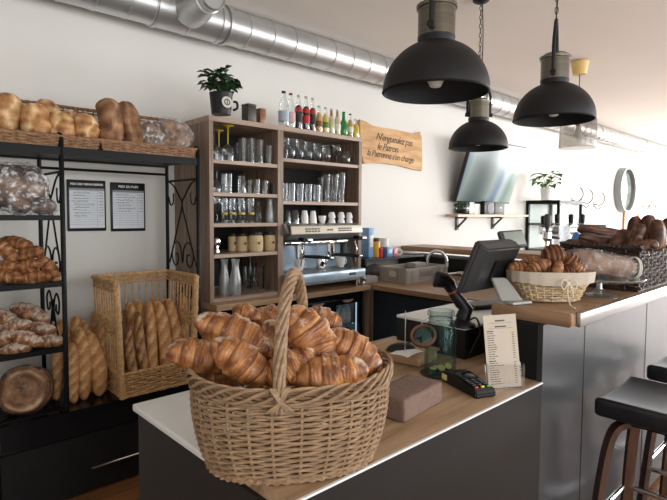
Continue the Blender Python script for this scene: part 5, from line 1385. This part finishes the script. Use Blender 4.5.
def cash_box():
    t = thing('receipt_box', 'black box with white top standing under the barcode scanner', 'box', (2.0, 1.325, .9005))
    MB().b2((-.18, -.17, 0), (.42, .19, .120)).build('case', 'black_plastic', t, smooth=False); MB().box((.12, .01, .1265), (.605, .365, .012), .002).build('white_top', 'white_laminate', t)
cash_box()
ZB = .9005+.1330
def scanner():
    q = at_z(462, 326, ZB); t = thing('barcode_scanner', 'black handheld barcode scanner in its stand with a red ring', 'scanner', (q.x, q.y, ZB))
    d = lambda px, py, dd=0: (at_d(px, py, (q-CO).dot(FW)+dd) - Vector((q.x, q.y, ZB)))
    b = MB(); b.lathe([(.001, 0), (.055, 0), (.052, .012), (.030, .022), (.022, .035), (.001, .037)], 28); b.build('stand_base', 'black_plastic', t)
    b = MB(); b.tube([Vector((0, 0, .028)), d(466, 309), d(461, 303), d(453, 292)], [.030, .030, .027, .022], 12); b.build('handle', 'black_plastic', t)
    b = MB(); b.tube([d(453.2, 292.3), d(452.4, 291)], [.0235, .0235], 12); b.build('red_ring', 'red_ring', t)
    b = MB(); b.tube([d(452.3, 290.6), d(449, 284), d(444, 280.5, -.01), d(436, 279, -.02), d(434, 278.6, -.02)], [.022, .028, .034, .036, .026], 12, flat=.8); b.build('scan_head', 'black_plastic', t)
    b = MB(); b.tube(bezier([Vector((.03, .0, .01)), d(476, 318), d(480, 332), d(474, 345), d(462, 368)], 8), .004, 6); b.build('cable', 'black_plastic', t)
scanner()
def keyboard():
    q = at_z(487, 312, ZB+.01); t = thing('keyboard', 'dark keyboard with pale keys lying on the box behind the scanner', 'keyboard', (2.30, 1.34, ZB), -.35)
    MB().box((0, 0, .010), (.24, .12, .018), .005).build('case', 'black_plastic', t)
    b = MB()
    for i in range(11):
        for j in range(5): b.box((-.10+i*.02, -.042+j*.021, .022), (.016, .016, .006), .002)
    b.build('keys', 'key_grey', t)
keyboard()
def pos():
    t = thing('pos_terminal', 'black till monitor seen from behind with a customer display on its top corner', 'monitor', (1.86, .975, 1.156))
    O = Vector((1.86, .975, 1.156))
    BL, BR = Vector((1.69, 1.10, 1.192)), Vector((1.975, 1.10, 1.192)); TL, TR = Vector((1.71, 1.030, 1.392)), Vector((2.03, 1.030, 1.392))
    n = (TL-BL).cross(BR-BL).normalized(); n = -n if n.y < 0 else n   # towards the staff
    b = MB(); fr = [p-O for p in (BL, BR, TR, TL)]; th = n*.022
    A = [b.bm.verts.new(p+th) for p in fr]; cen = sum(fr, Vector())/4
    B = [b.bm.verts.new(p) for p in fr]; C_ = [b.bm.verts.new(cen+(p-cen)*.80-n*.028) for p in fr]
    for X_, Y_ in ((A, B), (B, C_)):
        for i in range(4): b.bm.faces.new((X_[i], X_[(i+1) % 4], Y_[(i+1) % 4], Y_[i]))
    b.bm.faces.new(A[::-1]); b.bm.faces.new(C_); bmesh.ops.bevel(b.bm, geom=list(b.bm.edges), offset=.006, segments=2, affect='EDGES'); b.build('monitor_casing', 'charcoal_back', t)
    b = MB(); p = [cen+(q_-cen)*.88+n*.0235 for q_ in fr]; b.quad(*p); b.build('screen', 'black_gloss', t)
    b = MB(); p = [cen+(q_-cen)*.44-n*.031+Vector((.03, 0, -.01)) for q_ in fr]; b.quad(*p); p2 = [x+n*.01 for x in p]
    b.bm.verts.ensure_lookup_table(); b.build('rear_cover', 'black_plastic', t)
    # arm and foot
    a0 = cen + (fr[0]-fr[3])*.28 - n*.02 + Vector((.045, 0, 0))
    b = MB(); k = RT*.030; e0, e1 = at_d(499, 278, 2.02)-O, at_d(513, 302, (at_z(517, 303, 1.16)-CO).dot(FW))-O; tk = FW*.022
    V = [b.bm.verts.new(x) for x in (e0-k, e0+k, e1+k*1.5, e1-k*1.5, e0-k+tk, e0+k+tk, e1+k*1.5+tk, e1-k*1.5+tk)]
    for f in ((0, 1, 2, 3), (4, 5, 6, 7), (0, 1, 5, 4), (1, 2, 6, 5), (2, 3, 7, 6), (3, 0, 4, 7)): b.bm.faces.new([V[i] for i in f])
    bmesh.ops.bevel(b.bm, geom=list(b.bm.edges), offset=.004, segments=2, affect='EDGES'); b.build('stand_arm', 'foot_grey', t)
    b = MB(); fc = at_z(518, 303, 1.16)-O; b.box((fc.x, fc.y, .0065), (.10, .05, .012), .005, Matrix.Rotation(-.3, 3, 'Z')); b.build('stand_foot', 'foot_grey', t)
    # customer display
    c = at_d(513.5, 238.5, (Vector((2.02, 1.0, 1.42))-CO).dot(FW)) - O
    mw = axes(Vector((.90, -.40, .05)), Vector((-.42, -.80, .42)), c)
    o = MB().box((0, 0, -.010), (.118, .078, .022), .008).build('customer_display', 'charcoal', t); o.matrix_local = mw
    s = MB().box((.004, 0, .0025), (.096, .058, .003), .001).build('display_screen', 'screen_grey', o)
    b = MB(); b.tube([c+Vector((-.03, .02, -.02)), c+Vector((-.05, .04, -.06))], .012, 8); b.build('display_bracket', 'charcoal', t)
pos()

# ------------------------------------------------------------------ back corner: crate, tap, products
def crate():
    t = thing('plastic_crate', 'grey plastic stacking crate on the sink counter', 'crate', (3.69, 2.90, .9005))
    w, d, h, k = .28, .15, .125, .012
    b = MB(); b.b2((-w, -d, 0), (w, d, .012))
    for s in (-1, 1): b.b2((-w, s*(d-k) if s > 0 else -d, .012), (w, d if s > 0 else -(d-k), h)); b.b2((s*(w-k) if s > 0 else -w, -d+k, .012), (w if s > 0 else -(w-k), d-k, h))
    b.build('shell', 'grey_plastic', t, smooth=False)
    b = MB(); e = .008
    for z0, z1 in ((h-.018, h+.003), (0, .012)): b.b2((-w-e, -d-e, z0), (w+e, -d-.0005, z1)); b.b2((-w-e, -d-.0004, z0), (-w-.0005, d+e, z1)); b.b2((w+.0005, -d-.0004, z0), (w+e, d+e, z1)); b.b2((-w, d+.0005, z0), (w, d+e, z1))
    for x in (-w+.01, -.20, -.10, .10, .20, w-.02): b.b2((x, -d-.007, .013), (x+.010, -d-.0004, h-.019))
    for y in (-d+.01, -.06, .05, d-.02): b.b2((-w-.007, y, .013), (-w-.0004, y+.010, h-.019))
    b.build('ribs_and_lip', 'grey_plastic', t, smooth=False)
    MB().b2((-.085, -d-.005, .045), (.085, -d-.0004, .09)).build('label_plate', 'grey_label', t, smooth=False); MB().b2((-w-.004, -.045, .05), (-w-.0004, .035, .095)).build('paper_label', 'paper', t, smooth=False)
    hd = MB(); hd.b2((.04, .0, h-.02), (.20, .10, h+.018)); hd.build('inner_tray', 'grey_plastic', t)
crate()
def faucet():
    t = thing('kitchen_faucet', 'arched brushed steel kitchen faucet behind the grey crate', 'faucet', (3.86, 2.655, .9005))
    b = MB(); b.lathe([(.028, 0), (.028, .02), (.02, .03)], 20); b.build('base', 'steel', t)
    L = Vector((-.73, .68, 0)); pts = [Vector((0, 0, .02)), Vector((0, 0, .17))] + [L*(.085-.085*math.cos(a)) + Vector((0, 0, .17+.095*math.sin(a))) for a in [PI*i/12 for i in range(1, 13)]] + [L*.17+Vector((0, 0, .13))]
    b = MB(); b.tube(pts, .014, 12); b.build('spout', 'steel', t)
    b = MB(); b.tube([Vector((0, 0, .055)), -L*.05+Vector((0, 0, .06)), -L*.12+Vector((0, 0, .07))], [.012, .010, .008], 10); b.build('lever', 'chrome', t)
faucet()
def mixer():
    t = thing('drain_rack', 'low steel drain rack beside the faucet on the sink counter', 'rack', (3.86, 2.38, .9005), -.75)
    b = MB()
    for z in (.005, .09): b.tube([(-.12, -.07, z), (.12, -.07, z), (.12, .07, z), (-.12, .07, z)], .006, 8, closed=True)
    for i in range(9):
        x = -.11+i*.0275; b.tube([(x, -.07, .09), (x, -.07, .005), (x, .07, .005), (x, .07, .09)], .003, 6)
    b.build('wires', 'steel', t)
mixer()
def corner_shelf():
    t = thing('corner_shelf', 'dark low shelf in the back corner carrying packets and tins', 'shelf', (0, 0, .901))
    MB().b2((3.34, 3.16, .165), (4.20, 3.48, .185)).build('board', 'black_gloss', t, smooth=False)
    for x in (3.36, 4.16): MB().b2((x, 3.18, 0), (x+.02, 3.46, .164)).build('leg', 'black_gloss', t, smooth=False)
corner_shelf()
ZS = 1.0865
def shelf_item(px, w, ytop, y, builder, name, label, cat):
    a, b_ = at_y(px-w/2, 258, y), at_y(px+w/2, 258, y); ww = b_.x-a.x; c = (a.x+b_.x)/2; h = at_y(px, ytop, y).z-ZS
    t = thing(name, label, cat, (c, y, ZS+.0005)); builder(t, ww, h)
def mk_box(m):
    def f(t, w, h): MB().box((0, 0, h/2), (w, .10, h), .003).build('carton', m, t); MB().box((0, -.051, h*.55), (w*.6, .002, h*.4), .0005).build('front_label', 'label_white', t)
    return f
def mk_can(m, lid):
    def f(t, w, h): MB().lathe([(w*.46, 0), (w*.48, .006), (w*.48, h*.82)], 20).build('body', m, t); MB().lathe([(w*.50, h*.825), (w*.50, h*.98), (w*.4, h)], 20).build('lid', lid, t)
    return f
shelf_item(367.5, 5.5, 228, 3.30, mk_box('blue_box'), 'carton', 'tall blue carton in the corner beside the espresso machine', 'box')
shelf_item(375.5, 6.5, 238, 3.26, mk_can('yellow_tin', 'brown_lid'), 'tin', 'yellow tin with brown lid on the corner shelf', 'tin')
shelf_item(380.5, 3.5, 248, 3.22, mk_can('red_pack', 'red_pack'), 'can', 'small red can right of the yellow tin', 'can')
shelf_item(386, 6, 247, 3.22, mk_box('blue_pack'), 'packet', 'blue and white packet on the corner shelf', 'packet')
shelf_item(391.5, 4, 248, 3.22, mk_box('pink_pack'), 'packet', 'pink packet on the corner shelf', 'packet')
shelf_item(384, 6, 238, 3.36, mk_can('label_white', 'label_white'), 'bottle', 'pale plastic bottle behind the packets on the corner shelf', 'bottle')
def roll():
    q = at_y(397, 251.5, 3.25); t = thing('paper_roll', 'short white roll lying at the end of the corner shelf', 'roll', (q.x+.02, 3.25, ZS+.036), -.7)
    MB().lathe([(.035, -.06), (.035, .06)], 20, axis='y').build('roll', 'paper_white', t); MB().lathe([(.012, -.061), (.012, -.0605)], 14, axis='y').build('core', 'kraft', t)
roll()
def bag():
    t = thing('plastic_bag', 'crumpled greyish bag stuffed under the corner shelf behind the crate', 'bag', (3.62, 3.30, .9005))
    b = MB(); b.grid(lambda u, v: tuple(Vector((.13*math.cos(2*PI*u)*math.sin(PI*min(.97, v+.03)), .085*math.sin(2*PI*u)*math.sin(PI*min(.97, v+.03)), .056-.056*math.cos(PI*v))) * (1+.12*noise.noise(Vector((math.cos(2*PI*u)*2, math.sin(2*PI*u)*2, v*5))))), 30, 14, True); b.build('bag', 'bag_grey', t)
bag()

# ------------------------------------------------------------------ baskets on the bar
LB = at_z(549, 300, 1.156)
def linen_basket():
    ang = math.radians(-43)
    t = thing('bread_basket', 'pale wicker basket lined with linen and tied with a bow, on the bar corner', 'basket', (LB.x, LB.y, 1.1565), ang)
    def f(s, v):
        a = 2*PI*s; A, B = .108+.052*v, .070+.032*v; x, y = oval(A, B, a, 2.4); return (x, y, .006+.108*v), Vector((math.cos(a), math.sin(a), 0))
    b = MB(); weave(b, f, 26, 11, .0040, .0035, .0040, per=6, seg=5); b.prism([oval(.106, .068, 2*PI*i/40, 2.4) for i in range(40)], .003, .008, 'z'); b.build('woven_body', 'wicker_pale', t)
    def cl(u, v):
        a = 2*PI*u
        if v < .5: k = v*2; A, B, z = .138+.030*k, .088+.023*k, .070+.050*k
        else: k = (v-.5)*2; A, B, z = .170-.006*k, .112-.004*k, .122-.048*k*(1+.10*math.sin(a*3))
        x, y = oval(A, B, a, 2.4); rp = 1+.018*math.sin(a*19)*(.3+abs(v-.5)); return (x*rp, y*rp, z)
    b = MB(); b.grid(cl, 90, 11, True); b.build('linen_lining', 'linen', t)
    # bow at the front
    fx = Vector((.02, -.120, .085)); b = MB()
    for s in (-1, 1): b.tube(bezier([fx, fx+Vector((s*.018, -.006, .012)), fx+Vector((s*.030, -.008, -.004)), fx+Vector((s*.020, -.008, -.024)), fx+Vector((s*.004, -.004, -.006))], 6), .0026, 6)
    b.tube(bezier([fx, fx+Vector((.012, -.008, -.03)), fx+Vector((.016, -.006, -.055))], 6), .0026, 6)
    b.tube(bezier([fx, fx+Vector((-.006, -.010, -.04)), fx+Vector((-.010, -.045, -.078)), fx+Vector((-.012, -.085, -.0805)), ], 6), .0026, 6)
    b.box(fx, (.012, .008, .010), .003); b.build('string_bow', 'string', t)
linen_basket()
SW = [swirl_mesh('swirl_bun', .046, s) for s in (1, 2)]; CS = [croissant_mesh('croissant_dark', .12, .030, .6, 31), croissant_mesh('croissant_dark', .12, .032, .3, 32)]
ld = (LB-CO).dot(FW)
for i, (px, py, dd, ang, me, sc, lab) in enumerate([
    (522, 271, .0, -18, CS[0], 1.1, 'flat dark glazed pastry at the left end of the linen-lined basket'), (538, 268, -.03, 24, CS[1], 1.0, 'dark curled pastry left of centre in the linen-lined basket'),
    (553, 257, .02, 14, SW[0], 1.1, 'big ridged swirl bun crowning the linen-lined basket'), (557, 271, -.07, 70, CS[0], .75, 'small golden pastry end at the front of the linen-lined basket'),
    (570, 263, .03, -40, SW[1], .95, 'ridged dark bun at the right of the top one in the linen basket'), (579, 271, .0, -50, CS[1], .75, 'sugared pastry at the right end of the linen-lined basket'),
    (531, 263, .06, 6, CS[1], .9, 'dark pastry at the back left of the linen-lined basket'), (547, 271, .03, -10, SW[1], .8, 'shadowed bun in the middle of the linen-lined basket'), (566, 273, -.02, 12, SW[0], .75, 'low round bun at the front right of the linen-lined basket')]):
    place(me, img_axes(px, py, ld+dd, ang, .2, Vector((0, 0, 1))-FW*.8, i*40) @ Matrix.Scale(sc, 4), 'pastry', lab, 'pastry', 'pastries in the linen-lined basket')
def cake_stand():
    q = at_z(599, 296, 1.156); t = thing('cake_stand', 'clear glass pedestal cake stand behind the linen-lined basket', 'cake stand', (q.x, q.y, 1.1565))
    MB().lathe([(.001, .006), (.065, 0), (.066, .004), (.035, .014), (.013, .03), (.011, .055), (.02, .068), (.03, .072)], 32).build('foot', 'glass_thick', t)
    MB().lathe([(.001, .073), (.165, .074), (.170, .080), (.168, .083), (.160, .079), (.001, .078)], 48).build('plate', 'glass_thick', t)
    return q
cq = cake_stand()
def long_loaf():
    d = (cq-CO).dot(FW); mw = img_axes(599, 264, d, -7, .1, (0, 0, 1)); t = thing('wrapped_loaf', 'long brown loaf in shiny clear film on the glass cake stand', 'bread', mw=mw)
    me = loaf_mesh('bread_brown', .33, .052, 41, 0, .02, .05, .92, 4.5); place(me, Matrix(), 'loaf', parent=t); film_over(me, 'plastic_film', t, m='film_thin', infl=1.04, amp=.005, seed=6)
    b = MB()
    for x in (.150, .158): b.tube([(x, .05*math.cos(2*PI*i/24), .047*math.sin(2*PI*i/24)) for i in range(24)], .003, 6, closed=True)
    b.build('film_end', 'label_white', t)
long_loaf()
def dark_basket():
    t = thing('wicker_crate', 'long dark brown wicker crate full of dark loaves on the bar', 'basket', (2.84, .905, 1.1565))
    hw, hd, h = .31, .172, .185
    per = [(-hw, -hd), (hw, -hd), (hw, hd), (-hw, hd)]; cum = [0, 2*hw, 2*hw+2*hd, 4*hw+2*hd, 4*hw+4*hd]
    def f(s, v):
        q = (s % 1)*cum[-1]
        for i in range(4):
            if q <= cum[i+1]+1e-9: p = Vector(per[i]).lerp(Vector(per[(i+1) % 4]), (q-cum[i])/(cum[i+1]-cum[i])); break
        return (p.x, p.y, .006+h*v), (*[(0, -1), (1, 0), (0, 1), (-1, 0)][i], 0)
    b = MB(); weave(b, f, 34, 11, .0070, .0055, .0070, per=5); b.box((0, 0, .006), (2*hw, 2*hd, .01)); b.build('woven_body', 'wicker_brown', t)
    r = MB(); rope(r, [Vector(f(i/90, 1)[0])+Vector((0, 0, .006)) for i in range(90)], .0075, 3, .007, 34, True); r.build('rim', 'wicker_brown', t)
    MB().b2((-hw+.012, -hd+.012, .012), (hw-.012, hd-.012, .10)).build('paper_filling', 'kraft', t, smooth=False)
dark_basket()
for px, py, x, L, Rm, ang, up, seed, lab in [
    (606, 233, 2.95, .34, .036, -4, 0, 1, 'long dark loaf lying along the back of the dark wicker crate'), (598, 240, 2.62, .21, .034, -6, 0, 2, 'split dark loaf lying at the front left of the dark wicker crate'),
    (577, 244, 2.66, .12, .032, -4, 0, 3, 'short dark bun at the far left end of the dark wicker crate'), (620, 240, 2.66, .12, .040, 60, 0, 4, 'blunt golden-ended loaf in the middle of the dark wicker crate'),
    (632, 232, 2.74, .20, .038, 68, 1, 5, 'upright dark loaf, first of the standing ones in the wicker crate'), (638, 236, 2.62, .14, .032, 74, 1, 6, 'upright scored dark loaf in front of the taller ones'),
    (647, 231, 2.76, .19, .038, 84, 1, 7, 'upright dark loaf, second tall one in the wicker crate'), (657, 235, 2.70, .18, .044, 86, 1, 8, 'upright dark loaf with golden side, furthest right in the crate'),
    (636, 245, 2.58, .08, .030, 10, 0, 9, 'small round dark roll at the front of the wicker crate'), (648, 245, 2.60, .08, .030, 0, 0, 10, 'small round golden-brown roll beside the crate corner'), (668, 233, 2.86, .18, .04, 80, 1, 12, 'upright dark loaf cut off by the right photo edge')]:
    me = loaf_mesh('bread_dark', L*(.84 if up else 1), Rm*.86, seed+50, 0, .03, .16, .95, 4.2); d = (at_x(px, py, x)-CO).dot(FW)
    place(me, img_axes(px, py, d, ang, .15, Vector((0, 0, 1))-FW*.6, seed*50), 'dark_loaf', lab, 'bread', 'dark loaves in the wicker crate')
def tower():
    t = thing('beer_tower', 'steel draught beer tower with black tap handles behind the bread crate', 'beer tower', (4.45, 1.89, 1.1555), math.radians(-43))
    MB().b2((-.05, -.05, 0), (.05, .05, .245)).build('column', 'steel', t, smooth=False)
    MB().box((.13, .10, .20), (.56, .09, .07), .01).build('cross_bar', 'steel', t); MB().lathe([(.04, 0), (.03, .01), (.025, .17)], 16, (.33, .10, 0)).build('column', 'steel', t)
    for x, z in ((-.14, .235), (-.02, .25), (.10, .25), (.20, .25)):
        b = MB(); b.tube([(x, .10, z), (x, .05, z+.02)], .014, 8); b.build('tap', 'chrome', t)
        b = MB(); b.lathe([(.012, z+.0), (.020, z+.03), (.022, z+.085), (.012, z+.095)], 14, (x, .06, 0)); b.build('tap_handle', 'black_plastic', t)
tower()
def left_tap():
    p = at_d(547, 236, 4.2); t = thing('draught_tap', 'chrome draught tap with long dark handle left of the beer tower', 'tap', (p.x, p.y, 1.1555))
    z = p.z-1.1555
    MB().lathe([(.035, 0), (.03, .01), (.018, .02), (.016, z)], 16).build('column', 'chrome', t)
    b = MB(); b.lathe([(.01, z-.05), (.036, z-.02), (.036, z+.03), (.012, z+.05)], 16); b.build('valve', 'chrome', t); b = MB(); b.tube([(0, 0, z), tuple(RT*.10+Vector((0, 0, z-.01)))], .018, 10); b.build('side_pipe', 'chrome', t)
    b = MB(); b.lathe([(.012, z+.05), (.026, z+.09), (.030, z+.16), (.016, z+.18)], 14); b.build('handle', 'charcoal', t)
left_tap()
def blue_ball():
    p = at_d(576, 237, 4.0); t = thing('blue_bottle', 'small bright blue rounded bottle beside the beer tower', 'bottle', (p.x, p.y, 1.156)); h = p.z-1.156+.04
    MB().lathe([(.025, 0), (.034, h*.3), (.034, h*.75), (.022, h*.92), (.006, h)], 18).build('body', 'blue_glass', t); MB().lathe([(.0345, h*.3), (.0345, h*.42)], 18, cap0=False, cap1=False).build('pale_band', 'label_white', t)
blue_ball()
for i, (px, w, y1) in enumerate([(587, 9, 3.9), (597.5, 9, 4.1)]):
    p = at_d(px, 227, y1); s = w/CAM_F*y1; t = thing('drip_box', ['small lidded steel box right of the beer tower, nearer one', 'small lidded steel box right of the beer tower, farther one'][i], 'box', (p.x, p.y, 1.156), math.radians(-43))
    h = p.z-1.156+.02
    MB().b2((-s/2, -.05, 0), (s/2, .05, h-.03)).build('body', 'steel', t, smooth=False); MB().b2((-s/2-.004, -.054, h-.029), (s/2+.004, .054, h)).build('lid', 'charcoal', t, smooth=False)

# ------------------------------------------------------------------ bar stools
def stool(x0, label):
    cx, cy = x0+.20, .545; t = thing('bar_stool', label, 'stool', (cx, cy, 0), 0, 'bar stools')
    b = MB(); hw, hd = .205, .195
    b.grid(lambda u, v: None or (0, 0, 0), 2, 2) if 0 else None
    def P(u, v, top):
        x, y = (u-.5)*2, (v-.5)*2; X, Y = oval(hw, hd, math.atan2(y, x), 7) if 0 else (x*hw, y*hd)
        z = (.782+.016*abs(x)**2.4) if top else .712+.012*abs(x)**2.4
        return (X, Y, z)
    n = 15; V = {}
    for top in (0, 1):
        for i in range(n):
            for j in range(n): V[top, i, j] = b.bm.verts.new(P(i/(n-1), j/(n-1), top))
    for i in range(n-1):
        for j in range(n-1):
            b.bm.faces.new((V[1, i, j], V[1, i+1, j], V[1, i+1, j+1], V[1, i, j+1])); b.bm.faces.new((V[0, i, j], V[0, i, j+1], V[0, i+1, j+1], V[0, i+1, j]))
    for k in range(n-1):
        for a, c in (((k, 0), (k+1, 0)), ((k+1, n-1), (k, n-1)), ((0, k+1), (0, k)), ((n-1, k), (n-1, k+1))):
            b.bm.faces.new((V[1, a[0], a[1]], V[1, c[0], c[1]], V[0, c[0], c[1]], V[0, a[0], a[1]]))
    bmesh.ops.recalc_face_normals(b.bm, faces=b.bm.faces)
    ed = [e for e in b.bm.edges if len(e.link_faces) == 2 and e.calc_face_angle(0) > .9]; bmesh.ops.bevel(b.bm, geom=ed, offset=.018, segments=4, affect='EDGES', profile=.5)
    b.build('seat', 'leather', t, sharp=60)
    MB().b2((-.12, -.12, .690), (.12, .12, .728)).build('seat_plate', 'black_plastic', t, smooth=False)
    for sx in (-1, 1):
        for sy in (-1, 1):
            p = bezier([(sx*.05, sy*.05, .695), (sx*.115, sy*.11, .690), (sx*.150, sy*.145, .64), (sx*.175, sy*.170, .45), (sx*.215, sy*.20, .004)], 8)
            b = MB(); wd = Vector((-sy*.6, sx*.6, 0)).normalized()*.021; rows_ = []
            for i, q in enumerate(p):
                tg = (p[min(i+1, len(p)-1)]-p[max(0, i-1)]).normalized(); nn = tg.cross(wd.normalized())*.011
                rows_.append([b.bm.verts.new(q+wd*a+nn*c) for a, c in ((1, 1), (1, -1), (-1, -1), (-1, 1))])
            for A, B in zip(rows_, rows_[1:]):
                for k in range(4): b.bm.faces.new((A[k], A[(k+1) % 4], B[(k+1) % 4], B[k]))
            b.bm.faces.new(rows_[0]); b.bm.faces.new(rows_[-1][::-1]); b.build('leg', 'walnut', t, sharp=40)
    s = .195; b = MB(); b.tube([(-s+.02, -s, .30), (s-.02, -s, .30), (s, -s+.02, .30), (s, s-.02, .30), (s-.02, s, .30), (-s+.02, s, .30), (-s, s-.02, .30), (-s, -s+.02, .30)], .011, 10, closed=True)
    b.build('footrest_ring', 'chrome', t)
stool(2.075, 'black leather bar stool with walnut legs, nearest along the bar')
stool(2.715, 'black leather bar stool with walnut legs, second along the bar at the photo edge')

# ------------------------------------------------------------------ light
w = D.worlds.new('world'); S.world = w; w.use_nodes = True
bg = w.node_tree.nodes['Background']; bg.inputs[0].default_value = (.80, .90, 1.0, 1); bg.inputs[1].default_value = 1.3
def area(name, loc, target, sx, sy, power, col=(1, 1, 1)):
    l = D.lights.new(name, 'AREA'); l.shape = 'RECTANGLE'; l.size = sx; l.size_y = sy; l.energy = power; l.color = col
    o = D.objects.new(name, l); COL.objects.link(o); o.location = loc
    o.rotation_euler = (Vector(target)-Vector(loc)).to_track_quat('-Z', 'Y').to_euler(); return o
area('window_light', (15.6, .3, 1.7), (0, .8, 1.2), 6.2, 2.2, 850, (1, 1, 1))
area('window_light', (12.4, -4.0, 1.7), (11.5, 3, 1.5), 4.2, 2.2, 700, (1, 1, 1))
area('window_light', (8.1, -4.0, 1.7), (7.5, 3, 1.3), 3.3, 2.2, 130, (1, 1, 1))
area('window_light', (4.3, -4.0, 1.7), (3.6, 3, 1.1), 3.3, 2.2, 120, (1, 1, 1))
area('window_light', (.5, -4.0, 1.7), (.7, 3, 1.1), 3.3, 2.2, 110, (1, 1, 1))
S.view_settings.view_transform = 'Standard'; S.view_settings.look = 'None'; S.view_settings.exposure = 0; S.view_settings.gamma = 1
